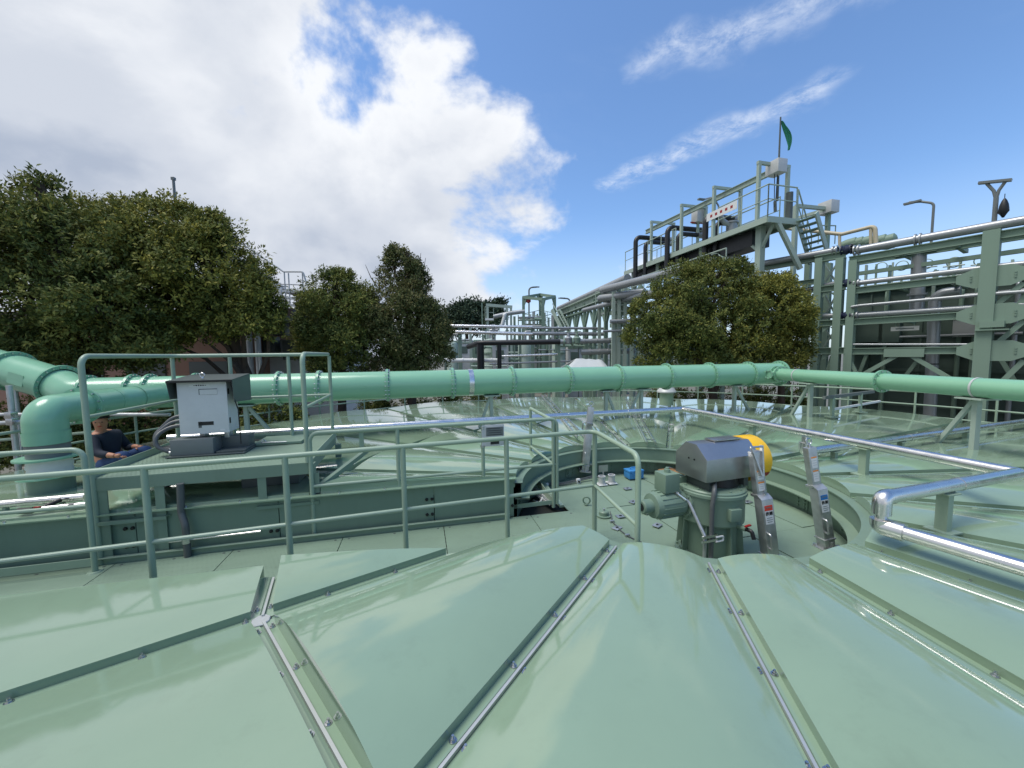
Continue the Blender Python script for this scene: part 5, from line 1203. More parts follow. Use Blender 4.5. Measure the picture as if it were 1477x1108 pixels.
MB().tube([U(-.1, 0, 7.1), U(-.1, .03, 6.75)], .05, 8).build('hook_block', 'dark_grey', up)
MB().tube([U(-.3, .40, 6.45), U(-.3, .40, 7.35)], .11, 12).build('wrapped_hose', 'dark_grey', up)
# deck rail on the left edge and the near end
def drail(pts, par, posts=True, h=1.05, m='pale_frame'):
    for dz_, r in ((h, .026), (h*.55, .018)): MB().tube([p+Zv*dz_ for p in pts], r, 8).build('rail', m, par)
    for a, b in zip(pts[:-1], pts[1:]):
        n = max(1, int((b-a).length/.9))
        for i in range(n+1): q = lerp(a, b, i/n); MB().tube([q, q+Zv*h], .022, 6).build('rail_post', m, par)
drail([U(1.7, -.69, DZ), U(-.45, -.69, DZ), U(-.45, .55, DZ)], up); drail([U(8.4, -.69, DZ), U(4.2, -.69, DZ)], up); drail([U(8.4, .69, DZ), U(.3, .69, DZ)], up)
# banner on the rail
bc = U(1.55, -.72, DZ+.85); MB().box(bc, (.012, 1.5, .30), (E1, E2, Zv)).build('banner', 'white', up)
for i in range(5): MB().box(bc-E1*.008+E2*(.5-i*.25), (.004, .11, .10), (E1, E2, Zv)).build('banner_print', 'red', up)
# stairs from the near end down to the right
st0, st1 = U(-.45, .60, DZ), U(-.25, 1.55, 5.0)
for off in (0, .65):
    MB().bar(st0-E2*off, st1-E2*off, .05, .20).build('stringer', 'pale_frame', up)
for i in range(8): q = lerp(st0, st1, (i+.5)/8); MB().bar(q, q-E2*.65, .22, .03).build('tread', 'rack', up)
MB().tube([st0+Zv*1.0, st1+Zv*1.0], .024, 8).build('stair_rail', 'pale_frame', up); MB().tube([st0+Zv*.5, st1+Zv*.5], .018, 8).build('stair_rail', 'pale_frame', up)
MB().bar(U(-.4, -.2, DZ-.15), U(-.6, .65, 4.7), .13, .13).build('raking_strut', 'pale_frame', up)
for i in range(4): q = lerp(st0, st1, i/3); MB().tube([q, q+Zv], .02, 6).build('rail_post', 'pale_frame', up)
# lower deck with valves
ld2 = thing('valve_deck', 'lower railed valve deck running along the foot of the hoist platform', 'platform', tuple(U(4, -1.6, 4.4)))
MB().box(U(4.5, -1.5, 4.55), (1.2, 9.5, .08), (E1, E2, Zv)).build('deck', 'pale_frame', ld2)
for s in (0, 2.4, 4.8, 7.2, 9.0): MB().bar(U(s, -1.95, GZ), U(s, -1.95, 4.5), .16, .16).build('column', 'pale_frame', ld2)
drail([U(9.2, -2.1, 4.6), U(-.2, -2.1, 4.6)], ld2, h=.75)
for i in range(9):
    c = U(.3+i, -1.75, 4.6+.25); MB().lathe([(0, -.22), (.14, -.2), (.16, .1), (.10, .22), (0, .24)], c, Zv, 12).build('valve_body', 'rack', ld2); MB().lathe([(.15, -.015), (.18, 0), (.15, .015)], c+Zv*.36, V((.3, -.5, .8)), 16).build('hand_wheel', 'pale_frame', ld2); MB().tube([c+Zv*.2, c+Zv*.36], .02, 6).build('stem', 'pale_frame', ld2)
MB().tube([U(-.3, -2.35, 4.45), U(10.2, -2.35, 4.45)], .12, 16).build('header_pipe', 'pipe_silver', ld2); MB().tube([U(-.3, -1.2, 4.2), U(10.2, -1.2, 4.2)], .12, 16).build('header_pipe', 'pipe_silver', ld2)
# black insulated pipes bending onto the platform
for i, (px, yt, yb, px2, s) in enumerate(((1018, 312, 362, 1056, 2.6), (1033, 321, 355, 1047, 2.2), (963, 328, 378, 1010, 4.6), (978, 337, 372, 1003, 4.2), (917, 342, 392, 960, 6.9), (931, 349, 386, 958, 6.5))):
    o = U(s, -1.15, 0); a = OnV(px, yb+12, o, E2); b = OnV(px, yt, o, E2); c = V((b.x, b.y, b.z))+E1*((px2-px)*o.y/FOC+.25)
    t = thing('black_pipe', ['tall', 'short'][i % 2]+' black insulated pipe bend '+['nearest the flag pole', 'in the middle of the platform', 'at the far end of the platform'][i//2], 'pipe', (a.x, a.y, a.z), 'black pipe bends on the platform')
    a.x, a.y = b.x, b.y
    MB().tube([a, b, c], .115 if i % 2 == 0 else .10, 16, bend=.28).build('pipe', 'black_pipe', t); MB().lathe([(.10, -.02), (.16, -.02), (.16, .02), (.10, .02)], a, Zv, 16).build('flange', 'pale_frame', t)
    MB().tube([c, c+E1*.3], .13, 14).build('silver_end', 'pipe_silver', t)
for i, (px, py, w, h, l) in enumerate(((1055, 330, 14, 16, 'silver pot filter on the platform behind the banner'), (1007, 312, 11, 16, 'rust streaked white cabinet on the far part of the platform'))):
    c = OnV(px, py, U(2 if i == 0 else 4.2, .3, 0), E2); t = thing('deck_unit', l, 'machine', tuple(c))
    if i == 0: MB().lathe([(0, -.35), (.2, -.35), (.2, .2), (.26, .2), (.26, .26), (0, .3)], c, Zv, 18).build('pot', 'pipe_silver', t); MB().tube([c+Zv*.1, c-E1*.4+Zv*.25, c-E1*.6+Zv*.55], .1, 12, bend=.2).build('neck', 'pipe_silver', t)
    else: MB().box(c, (.42, .4, .6), (E1, E2, Zv)).build('cabinet', 'alu_grey', t, bevel=.02); MB().bar(c-Zv*.3-E1*.4, c-Zv*.3+E1*.4, .05, .05).build('frame', 'red', t); MB().bar(c-Zv*.3, V((c.x, c.y, DZ)), .1, .1).build('stand', 'pale_frame', t)
lm = thing('deck_lamp', 'hooked lamp post on the platform behind the second gantry', 'lamp', tuple(U(3.0, .4, DZ)))
MB().tube([U(3, .5, DZ), U(3, .5, 8.1), U(3, .2, 8.45), U(3, -.3, 8.3)], .035, 10, bend=.2).build('post', 'pipe_silver', lm); MB().box(U(3, -.4, 8.3), (.3, .12, .06), (E1, E2, Zv)).build('head', 'grey_paint', lm)
# second gantry, to the right of the stairs
g2 = thing('small_gantry', 'small pale green gantry with a grey hoist cover right of the flag pole', 'gantry', tuple(U(1.5, 1.8, 4.6)))
def GP(px, py, s=1.4): return OnV(px, py, U(s, 0, 0), E2)
a = GP(1148, 297); b = GP(1190, 301); MB().bar(V((a.x, a.y, 4.4)), a, .15, .15, E1).build('post', 'pale_frame', g2); MB().bar(a, b, .12, .13).build('beam', 'pale_frame', g2)
a2 = GP(1140, 318, 3.0); MB().bar(a2, b-Zv*.05, .10, .13).build('hoist_rail', 'pale_frame', g2); c = GP(1195, 300); MB().box(c, (.45, .55, .48), (E1, E2, Zv)).build('hoist_cover', 'alu_grey', g2, bevel=.01)
MB().bar(V((c.x, c.y, 4.4)), c-Zv*.24, .14, .14, E1).build('post', 'rack', g2); MB().tube([c+E1*.12-Zv*.2, c+E1*.12-Zv*1.2], .014, 6).build('chain', 'black', g2)
drail([GP(1180, 352), GP(1204, 352)], g2, h=.75)
# flag pole with a limp green flag
fp0, fp1 = OnV(1122, 290, U(.05, 0, 0), E2), OnV(1126, 169, U(.05, 0, 0), E2); fp0.x, fp0.y = fp1.x, fp1.y
fl = thing('flag_pole', 'slim dark pole with a limp green flag above the hoist platform', 'flag', tuple(fp0))
MB().tube([fp0, fp1], [.038, .024], 10).build('pole', 'dark_grey', fl)
fz = [(0, 0), (.05, .10), (.16, .26), (.27, .42), (.33, .62), (.36, .80), (.36, .95)]; fw_ = [0.05, .20, .24, .22, .18, .12, .05]
rows = []
for (x, z), w in zip(fz, fw_):
    rows.append([fp1-Zv*(.12+z)+E1*(.03+max(0, x-.0)-(0 if i_ > 2 else 0)+(i_/8-.15)*w)+E2*(.05*math.sin(i_*1.9+z*4)) for i_ in range(9)])
bm = grid_bm(rows); fo_ = finish(bm, 'flag_cloth', 'flag', fl, 80); sm = fo_.modifiers.new('thick', 'SOLIDIFY'); sm.thickness = .006; ss = fo_.modifiers.new('sub', 'SUBSURF'); ss.levels = 1; ss.render_levels = 1
# lamps on the right
def lamp(px, ytop, pxh, off, label, ybot, double=False):
    a = RP(px, ybot, off); b = RP(px+1, ytop, off); b.x, b.y = a.x, a.y; h = RP(pxh, ytop-2, off); t = thing('lamp_post', label, 'lamp', tuple(a), 'lamp posts above the rack')
    if double:
        MB().tube([a, b-Zv*.05], .05, 10).build('post', 'grey_paint', t); e = RP(2*px-pxh, ytop-6, off)
        MB().bar(lerp(b, h, 1.0)+Zv*.3, e+Zv*.30, .14, .06).build('head', 'grey_paint', t)
        for q in (h, e): MB().tube([b-Zv*.1, lerp(b, q, .15)+Zv*.12, lerp(b, q, .55)+Zv*.30], .035, 8, bend=.1).build('arm', 'grey_paint', t)
    else:
        MB().tube([a, b, lerp(b, h, .5)+Zv*.04, h], .038, 10, bend=.18).build('post', 'grey_paint', t); MB().box(lerp(b, h, .85)-Zv*.0, (.45, .16, .06), (rdir, rn, Zv)).build('head', 'grey_paint', t)
    return t
lamp(1343, 294, 1311, 4.0, 'single arm lamp post rising behind the rack', 352)
lamp(1434, 283, 1410, .6, 'twin arm lamp post near the right edge with a crow figure hanging below', 320, True)
# black bird-shaped decoy hanging from the twin lamp
hc = RP(1448, 299, .5); bd = thing('crow_decoy', 'black crow shaped decoy hanging by the twin lamp', 'bird decoy', tuple(hc-Zv*.25))
MB().tube([hc+Zv*.22, hc+Zv*.16, hc+Zv*.06, hc-Zv*.06, hc-Zv*.16, hc-Zv*.26], [.02, .05, .08, .095, .07, .02], 12).build('body', 'black', bd)
MB().prism([hc+Zv*.05+rdir*.06, hc-Zv*.12+rdir*.11, hc-Zv*.22+rdir*.02], tuple(rn*.02)).build('wing', 'black', bd); MB().prism([hc+Zv*.05-rdir*.05, hc-Zv*.10-rdir*.10, hc-Zv*.24-rdir*.02], tuple(rn*.02)).build('wing', 'black', bd)
MB().tube([hc+Zv*.22, hc+Zv*.34], .008, 6).build('cord', 'black', bd)
# ------------------------------------------------------------------ plant in the middle distance
def ln(par, x0, y0, x1, y1, d, r, m, name='pipe', seg=10, d2=None): return MB().tube([Yd(x0, y0, d), Yd(x1, y1, d2 or d)], r, seg).build(name, m, par)
def pole(par, px, y0, d, w=.14, m='rack', name='post', zb=GZ):
    a = Yd(px, y0, d); return MB().bar(V((a.x, a.y, zb)), a, w, w, V((1, 0, 0))).build(name, m, par)
D1 = 23.0; K = D1/FOC
pb = thing('pipe_bridge', 'low pipe bridge with two bright pipes in the middle distance', 'pipe bridge', tuple(Yd(760, 530, D1))[:2]+(GZ,))
for px in (663, 712, 768, 803, 846): pole(pb, px, 472 if px != 712 else 468, D1+.2, .20, 'rack' if px != 712 else 'alu_grey')
for px in (663, 712, 750, 768, 803): pole(pb, px, 472, D1+1.6, .16, 'rack')
for px in (663, 712, 768, 803, 846): ln(pb, px-1, 486, px+1, 486, D1, .1, 'rack', 'shoe')
def fpipe(lab, segs, r, m, d, group='bright pipes in the middle distance'):
    t = thing('plant_pipe', lab, 'pipe', tuple(Yd(*segs[0], d)), group); P = [Yd(*s, d) for s in segs]; MB().tube(P, r, 14, bend=.3).build('pipe', m, t)
    for i in range(1, 6):
        q = lerp(P[0], P[-1], i/6); 
        if len(P) == 2: MB().lathe([(r, -.03), (r*1.25, -.03), (r*1.25, .03), (r, .03)], q, P[-1]-P[0], 14).build('joint', m, t)
    return t
fpipe('upper bright pipe of the distant low pipe bridge, left half', [(648, 470), (768, 472)], .085, 'chrome', D1); fpipe('upper bright pipe of the distant low pipe bridge, right half', [(768, 473), (872, 474)], .075, 'pipe_silver', D1)
fpipe('lower bright pipe of the distant low pipe bridge, left half', [(645, 478.5), (768, 482)], .105, 'chrome', D1); fpipe('lower bright pipe of the distant low pipe bridge, right half', [(768, 481), (872, 482)], .11, 'pipe_silver', D1)
fpipe('white pipe low on the left of the middle distance', [(640, 520), (723, 520)], .12, 'white', D1-1); fpipe('thin bright pipe below the black pipe', [(724, 514), (806, 511)], .06, 'chrome', D1-1); fpipe('thin grey pipe just above the big mint pipe', [(706, 525), (824, 521)], .05, 'pipe_silver', D1-1.2)
fpipe('silver pipe with valves right of the black pipe', [(808, 493), (912, 491)], .13, 'pipe_silver', D1-1.5); fpipe('lower silver pipe behind the right-hand tree', [(838, 508), (915, 506)], .16, 'pipe_silver', D1-1.5)
bpk = thing('black_pipe', 'black insulated pipe bending down in the middle distance', 'pipe', tuple(Yd(700, 494, D1-1.5)))
MB().tube([Yd(808, 493, D1-1.5), Yd(690, 495, D1-1.5), Yd(676, 500, D1-.2)], .15, 18, bend=.6).build('pipe', 'black_pipe', bpk)
for px in (693, 720): MB().tube([Yd(px, 497, D1-1.5), V((Yd(px, 497, D1-1.5).x, D1-1.5, GZ))], .20 if px == 693 else .12, 16).build('drop_pipe', 'black_pipe', bpk)
for px in (820, 832):
    c = Yd(px, 489, D1-1.5); t = thing('valve', ('silver' if px == 820 else 'green')+' valve with a hand wheel on the distant silver pipe', 'valve', tuple(c), 'valves on the distant pipe')
    MB().lathe([(0, -.3), (.2, -.25), (.22, .05), (.10, .15), (.05, .35), (0, .36)], c, Zv, 14).build('body', 'pipe_silver' if px == 820 else 'rack', t); MB().lathe([(.15, -.02), (.19, 0), (.15, .02)], c+Zv*.38, Zv, 16).build('hand_wheel', 'rack', t); MB().lathe([(.13, -.04), (.22, -.04), (.22, .04), (.13, .04)], c-Zv*.17-V((.25, 0, 0)), (1, 0, 0), 14).build('flange', 'rack', t)
for px, y0 in ((806, 495), (852, 495), (882, 497)): pole(pb, px, y0, D1-1.4, .15, 'rack')
# steel tower with stairs
D2 = 31.0
tw2 = thing('steel_tower', 'open steel frame tower with railed deck and stairs in the middle distance', 'tower', tuple(Yd(778, 530, D2))[:2]+(GZ,))
cs = [(755, 429, D2), (800, 428, D2), (779, 425, D2+2.2), (783, 432, D2-1.0)]
for px, y0, d in cs: pole(tw2, px, y0, d, .22, 'rack')
for (a, b) in ((0, 2), (2, 1), (1, 3), (3, 0)):
    p, q = Yd(cs[a][0], cs[a][1], cs[a][2]), Yd(cs[b][0], cs[b][1], cs[b][2]); MB().bar(p, q, .2, .22).build('top_beam', 'rack', tw2); MB().bar(p-Zv*2.6, q-Zv*2.6, .2, .25).build('deck_beam', 'rack', tw2)
    drail([p-Zv*2.4, q-Zv*2.4], tw2, h=1.1, m='rack')
    for u, w in ((p, q), (q, p)): e = lerp(u, w, .18); MB().bar(u-Zv*.7, V((e.x, e.y, e.z)), .1, .1).build('knee', 'rack', tw2)
for dx_ in (0, 10): MB().bar(Yd(796+dx_, 447, D2-1), Yd(812+dx_, 478, D2-2), .10, .26).build('stair_stringer', 'pale_frame', tw2)
for i in range(9): t = (i+.5)/9; MB().bar(Yd(796+16*t, 448+30*t, D2-1-t), Yd(806+16*t, 448+30*t, D2-1-t), .25, .04).build('stair_tread', 'rack', tw2)
MB().tube([Yd(797, 438, D2-1), Yd(815, 470, D2-2)], .04, 6).build('stair_rail', 'pale_frame', tw2)
MB().lathe([(0, -.2), (.2, -.1), (.2, .1), (0, .2)], Yd(762, 434, D2), Zv, 12).build('lamp_globe', 'red', tw2)
for i in range(14):
    px = 742+i*5.5; y0 = 452+random.uniform(-4, 10); pole(tw2, px, y0, D2+random.uniform(-1, 3), random.choice((.08, .12, .2)), random.choice(('rack', 'pale_frame', 'alu_grey')), 'frame_post')
for i in range(10):
    x0 = random.uniform(738, 790); y0 = random.uniform(455, 490); ln(tw2, x0, y0, x0+random.uniform(15, 40), y0+random.uniform(-1, 1), D2+random.uniform(-1, 2), random.uniform(.04, .12), random.choice(('pipe_silver', 'rack', 'alu_grey')), 'pipe')
for px, yt, ph, l in ((763, 415, 775, 'slim street lamp above the steel tower'), (822, 431, 808, 'slim street lamp right of the steel tower')):
    t = thing('lamp_post', l, 'lamp', tuple(Yd(px, 470, D2+4))); a = Yd(px, 475, D2+4); b = Yd(px, yt, D2+4); h = Yd(ph, yt-1, D2+4)
    MB().tube([a, b, h], .07, 8, bend=.3).build('post', 'grey_paint', t); MB().box(lerp(b, h, .85), (.6, .2, .08)).build('head', 'grey_paint', t)
sg2 = thing('small_gantry', 'small pale gantry before the far trees in the middle distance', 'gantry', tuple(Yd(715, 470, D2))[:2]+(GZ,))
for px, y0 in ((703, 441), (731, 443), (737, 444)): pole(sg2, px, y0, D2, .18, 'pale_frame')
MB().bar(Yd(701, 440, D2), Yd(739, 443, D2), .2, .22).build('beam', 'pale_frame', sg2); MB().bar(Yd(700, 461, D2), Yd(712, 461, D2), .5, .15).build('deck', 'white', sg2); drail([Yd(700, 461, D2), Yd(712, 461, D2)], sg2, h=1.0)
pole(sg2, 695, 437, D2+1, .08, 'rack', 'pole')
MB().tube([Yd(712, 457, D2), Yd(735, 452, D2), Yd(757, 449, D2)], .17, 12, bend=.5).build('pipe', 'pipe_silver', sg2); MB().tube([Yd(727, 456, D2-.2), Yd(729, 452, D2-.2), Yd(724, 470, D2-.2)], .14, 12, bend=.2).build('pipe', 'white', sg2)
# inclined-looking pipe bridge coming forward on the right
tb_ = thing('truss_bridge', 'steel pipe bridge on braced posts leading to the right-hand plant', 'pipe bridge', tuple(Yd(850, 530, 26))[:2]+(GZ,))
T0, T1 = Yd(806, 449, 33), Yd(905, 420, 20); T1.z = T0.z = (T0.z+T1.z)/2
MB().ibeam(T0, T1, .5, .5, .05).build('girder', 'pale_frame', tb_); MB().tube([T0+Zv*.45, T1+Zv*.45], .2, 14).build('pipe', 'pipe_silver', tb_); MB().bar(T0-Zv*.5, T1-Zv*.5, .3, .12).build('lower_chord', 'rack', tb_)
for i in range(7):
    q = lerp(T0, T1, (i+.5)/7); MB().bar(V((q.x, q.y, GZ)), q, .26, .2, V((1, 0, 0))).build('post', 'rack', tb_)
    d = (T1-T0).normalized()
    for sg_ in (-1, 1): MB().bar(V((q.x, q.y, q.z-1.7)), q+d*sg_*1.0-Zv*.2, .14, .12).build('brace', 'rack', tb_)
MB().bar(lerp(T0, T1, .3)-Zv*2.6, T1-Zv*2.6, .2, .2).build('tie_beam', 'rack', tb_)
# ends of the silver headers on the far left of the right-hand plant
for i, (x0, y0, x1, y1, l) in enumerate(((866, 419, 1030, 378, 'thick silver header pipe with a rounded end above the right-hand tree'), (861, 431, 930, 421, 'second thick silver header pipe just left of the right-hand tree'))):
    a, b = Yd(x0, y0, 19.5), Yd(x1, y1, 19.5-.0); k0 = RP(x1, y1, 1.0) if False else None
    z = 1.87+(510-y0)*19.5/FOC; a = Z(x0, y0, z); 
    b2 = Z(x1, y1, z) if abs(1.87-z) > .1 else b
    t = thing('header_pipe', l, 'pipe', tuple(a), 'silver headers left of the plant'); MB().tube([a+V((.9, .5, 0)), a, b2], .17, 18, bend=.3).build('pipe', 'pipe_silver', t)
fr_ = thing('ladder_frame', 'pale steel ladder frame at the left end of the right-hand plant', 'frame', tuple(Yd(900, 520, 19))[:2]+(GZ,))
for px, y0 in ((885, 421), (893, 412), (902, 415), (924, 404), (912, 425)): pole(fr_, px, y0, 19, .15, 'pale_frame')
for i in range(9): MB().bar(Yd(893, 440+i*9, 19), Yd(903, 440+i*9, 19), .06, .06).build('rung', 'pale_frame', fr_)
for y0 in (432, 452, 470): MB().bar(Yd(880, y0, 19.3), Yd(930, y0-2, 19.3), .15, .18).build('beam', 'rack', fr_)
MB().tube([Yd(880, 464, 18.8), Yd(925, 462, 18.8)], .1, 12).build('pipe', 'pipe_silver', fr_); MB().tube([Yd(870, 478, 18.8), Yd(925, 476, 18.8)], .06, 12).build('pipe', 'pipe_silver', fr_)
# process equipment filling the middle distance behind the pipes
random.seed(21)
for i in range(15):
    px = 655+i*17+random.uniform(-4, 4); d = 27+random.uniform(0, 8); w = random.uniform(10, 20)*d/FOC; y0 = random.uniform(484, 502); a = Yd(px, y0, d)
    kind = i % 3
    t = thing('process_vessel', ['pale green process vessel', 'grey steel process cabinet', 'dark green process block'][kind]+', number %s from the left behind the far pipes' % ['one', 'two', 'three', 'four', 'five', 'six', 'seven', 'eight', 'nine', 'ten', 'eleven', 'twelve', 'thirteen', 'fourteen', 'fifteen'][i], 'vessel', (a.x, a.y, GZ), 'process vessels behind the far pipes')
    if kind == 0:
        MB().lathe([(0, GZ), (w/2, GZ), (w/2, a.z-.3), (w*.4, a.z-.1), (0, a.z)], (a.x, a.y, 0), Zv, 20).build('shell', 'pale_frame', t); MB().lathe([(w/2, a.z-1.1), (w/2+.06, a.z-1.1), (w/2+.06, a.z-1.0), (w/2, a.z-1.0)], (a.x, a.y, 0), Zv, 20).build('band', 'rack', t)
        MB().tube([V((a.x, a.y, a.z)), V((a.x, a.y, a.z+.6)), V((a.x+.6, a.y, a.z+.6))], .08, 10, bend=.15).build('nozzle', 'pipe_silver', t)
    else:
        MB().box((a.x, a.y, (a.z+GZ)/2), (w, 1.2, a.z-GZ)).build('body', 'alu_grey' if kind == 1 else 'rack', t, bevel=.03); MB().box((a.x, a.y-.62, a.z-.7), (w*.6, .04, .6)).build('panel', 'dark_wall', t); MB().bar((a.x-w/2, a.y-.62, a.z-.1), (a.x+w/2, a.y-.62, a.z-.1), .1, .1).build('edge', 'rack', t)
ORD = 'first second third fourth fifth sixth seventh eighth ninth tenth eleventh twelfth thirteenth fourteenth fifteenth sixteenth seventeenth eighteenth nineteenth twentieth'.split()
for i, px in enumerate(sorted(random.uniform(655, 905) for _ in range(20))):
    d = random.uniform(24, 34); y0 = random.uniform(468, 500); t = thing('frame_post', ORD[i]+' slim steel post from the left among the far pipes', 'post', tuple(Yd(px, 520, d))[:2]+(GZ,), 'slim posts among the far pipes')
    a = Yd(px, y0, d); MB().bar(V((a.x, a.y, GZ)), a, random.choice((.07, .10, .16)), .1).build('shaft', random.choice(('rack', 'pale_frame', 'alu_grey', 'dark_grey')), t); MB().box(a, (.25, .2, .06)).build('head', 'rack', t)
for i, px in enumerate(sorted(random.uniform(650, 880) for _ in range(16))):
    w = random.uniform(20, 70); d = random.uniform(23, 32); y0 = random.uniform(488, 530); a, b = Yd(px, y0, d), Yd(px+w, y0, d)
    t = thing('plant_pipe', ORD[i]+' small pipe run from the left low among the far steelwork', 'pipe', tuple(a), 'small pipe runs in the far plant'); MB().tube([a, b, b-Zv*.6], random.uniform(.03, .09), 10, bend=.12).build('pipe', random.choice(('pipe_silver', 'rack', 'pale_frame')), t)
    MB().lathe([(.05, -.03), (.14, -.03), (.14, .03), (.05, .03)], lerp(a, b, .5), (1, 0, 0), 12).build('flange', 'rack', t)
# long low back wall of the plant
bw_ = thing('plant_wall', 'dim grey green plant wall far behind the pipe bridges', 'wall', (0, 38, GZ)); a, b = Yd(640, 493, 38), Yd(1000, 486, 38)
MB().prism([V((a.x, 38, GZ)), V((b.x+6, 38, GZ)), V((b.x+6, 38, a.z)), V((a.x, 38, a.z))], (0, .4, 0)).build('wall', 'dark_wall', bw_); MB().bar((a.x, 37.9, a.z), (b.x+6, 37.9, a.z), .3, .15).build('coping', 'rack', bw_)
# white tent roof
tn = thing('tent', 'white sheet tent roof showing above the big mint pipe', 'tent', tuple(Yd(846, 533, 14))[:2]+(GZ,))
a, b, c, d_ = Yd(812, 536, 13.4), Yd(882, 536, 13.4), Yd(831, 517, 14.2), Yd(868, 519, 14.2)
rows = []
for j in range(5):
    t = j/4; l = lerp(a, c, t); r = lerp(b, d_, t); rows.append([lerp(l, r, i/8)+V((0, 0, -.05*math.sin(i/8*math.pi)*(1-t)+.012*math.sin(i*2.3+j))) for i in range(9)])
back = [[V((p.x, 2*c.y-p.y, p.z)) for p in r] for r in rows[::-1]]
to = finish(grid_bm(rows+back[1:]), 'sheet', 'tarp', tn, 60); sm = to.modifiers.new('thick', 'SOLIDIFY'); sm.thickness = .02
MB().add([b, d_, V((b.x, 2*c.y-b.y, b.z))], [(0, 1, 2)]).build('gable', 'tarp', tn)
for p in (a, b): MB().tube([V((p.x, p.y, GZ)), p], .03, 8).build('leg', 'pipe_silver', tn)

# ------------------------------------------------------------------ building and steps behind the left trees
BD = 13.2
bl = thing('building', 'low peach rendered building with a dark roof edge behind the left trees', 'building', tuple(Yd(280, 530, BD))[:2]+(GZ,))
a, b = Yd(-160, 470, BD), Yd(362, 470, BD); zt_ = 3.1
MB().box(((a.x+b.x)/2, BD+3, (GZ+zt_)/2), (b.x-a.x, 6, zt_-GZ)).build('wall', 'peach', bl)
e0, e1 = a.x-.4, Yd(428, 460, BD-.4).x
MB().prism([V((e0, BD-.6, zt_)), V((e1, BD-.6, zt_)), V((e1, BD-.6, zt_+.35)), V((e0, BD-.6, zt_+.35))], (0, 7, 0)).build('roof', 'roof_brown', bl)
MB().bar((e0, BD-.62, zt_+.02), (e1, BD-.62, zt_+.02), .1, .14).build('gutter', 'dark_grey', bl)
MB().box((Yd(445, 500, BD+1).x-.3, BD+2.4, .6), (2.6, 3, 3.8)).build('side_wall', 'white', bl)
for px in (360, 372): q = Yd(px, 500, BD-.15); MB().tube([V((q.x, q.y, GZ)), V((q.x, q.y, zt_))], .09, 12).build('downpipe', 'alu_grey', bl)
q = Yd(374, 500, BD-1.2); MB().tube([V((q.x, q.y, GZ)), V((q.x, q.y, 2.05))], .035, 8).build('standpipe', 'galv', bl)
for px, py in ((392, 500), (405, 470), (420, 505)): q = Yd(px, py, BD+.6); MB().box(q, (.45, .3, .7)).build('wall_unit', 'dark_grey', bl, bevel=.02)
for px in (120, 210, 300):
    q = Yd(px, 505, BD); MB().box((q.x, BD-.02, 1.2), (1.3, .06, 1.1)).build('window', 'dark_grey', bl); MB().box((q.x, BD-.06, .62), (1.5, .14, .07)).build('sill', 'alu_grey', bl)
# roof steps with white railing
ws_ = thing('roof_steps', 'white steel steps with railings climbing along the roof of the left building', 'steps', tuple(Yd(420, 440, BD))[:2]+(zt_+.35,)); SD_ = BD+.6
def SP(px, py, o=0): return Yd(px, py, SD_+o)
for o in (0, .9):
    MB().tube([SP(325, 335, o), SP(409, 392, o), SP(437, 392, o), SP(443, 412, o)], .03, 8, bend=.1).build('hand_rail', 'alu_grey', ws_); MB().tube([SP(325, 358, o), SP(405, 410, o), SP(437, 411, o)], .022, 8).build('mid_rail', 'alu_grey', ws_)
    for px, y0 in ((334, 341), (345, 349), (366, 363), (389, 378), (410, 393), (436, 393), (416, 394)):
        p = SP(px, y0, o); MB().tube([p, p-Zv*1.2], .022, 8).build('post', 'alu_grey', ws_)
    MB().bar(SP(325, 366, o), SP(405, 420, o), .04, .2).build('stringer', 'white', ws_)
    for y0 in (420, 430, 440): MB().bar(SP(404, y0, o), SP(438, y0+1, o), .05, .09).build('platform_edge', 'white', ws_)
    for px in (405, 438): p = SP(px, 418, o); MB().bar(V((p.x, p.y, zt_)), p, .07, .07).build('leg', 'white', ws_)
for i in range(10): p = lerp(SP(327, 368), SP(404, 419), i/9); MB().bar(p, p+V((0, .9, 0)), .25, .03).build('tread', 'alu_grey', ws_)
MB().box(lerp(SP(404, 420), SP(438, 420), .5)+V((0, .45, 0)), (.85, .9, .04)).build('landing', 'alu_grey', ws_)
pp0, pp1 = Yd(256, 330, 15), Yd(250, 258, 15); pp0.x = pp1.x
tg = thing('tall_pole', 'slim grey pole standing above the left tree tops', 'pole', (pp1.x, pp1.y, GZ)); MB().tube([V((pp1.x, pp1.y, GZ)), pp1], [.07, .045], 10).build('shaft', 'grey_paint', tg); MB().box(pp1, (.12, .1, .1)).build('cap', 'grey_paint', tg)
# ------------------------------------------------------------------ scaffold tubes at the far left
scf = thing('scaffold', 'grey steel scaffold tubes standing behind the mint elbow at the left', 'scaffold', tuple(Yd(15, 700, 4.9))[:2]+(.3,))
for px, y0, d in ((13, 556, 4.9), (84, 553, 6.2), (22, 562, 6.0)): a = Yd(px, y0, d); MB().tube([V((a.x, a.y, .35)), a], .030, 12).build('standard', 'galv', scf)
for x0, y0, x1, y1, d in ((-80, 598, 245, 598, 5.6), (-60, 615, 60, 606, 4.9), (-60, 640, 150, 622, 6.6), (-60, 612, 150, 602, 7.2)): MB().tube([Yd(x0, y0, d), Yd(x1, y1, d)], .026, 10).build('ledger', 'galv' if d < 6 else 'rail', scf)
for px, py, d in ((16, 599, 4.9), (18, 608, 4.9)): MB().box(Yd(px, py, d-.03), (.09, .08, .09)).build('coupler', 'stainless', scf, bevel=.012)
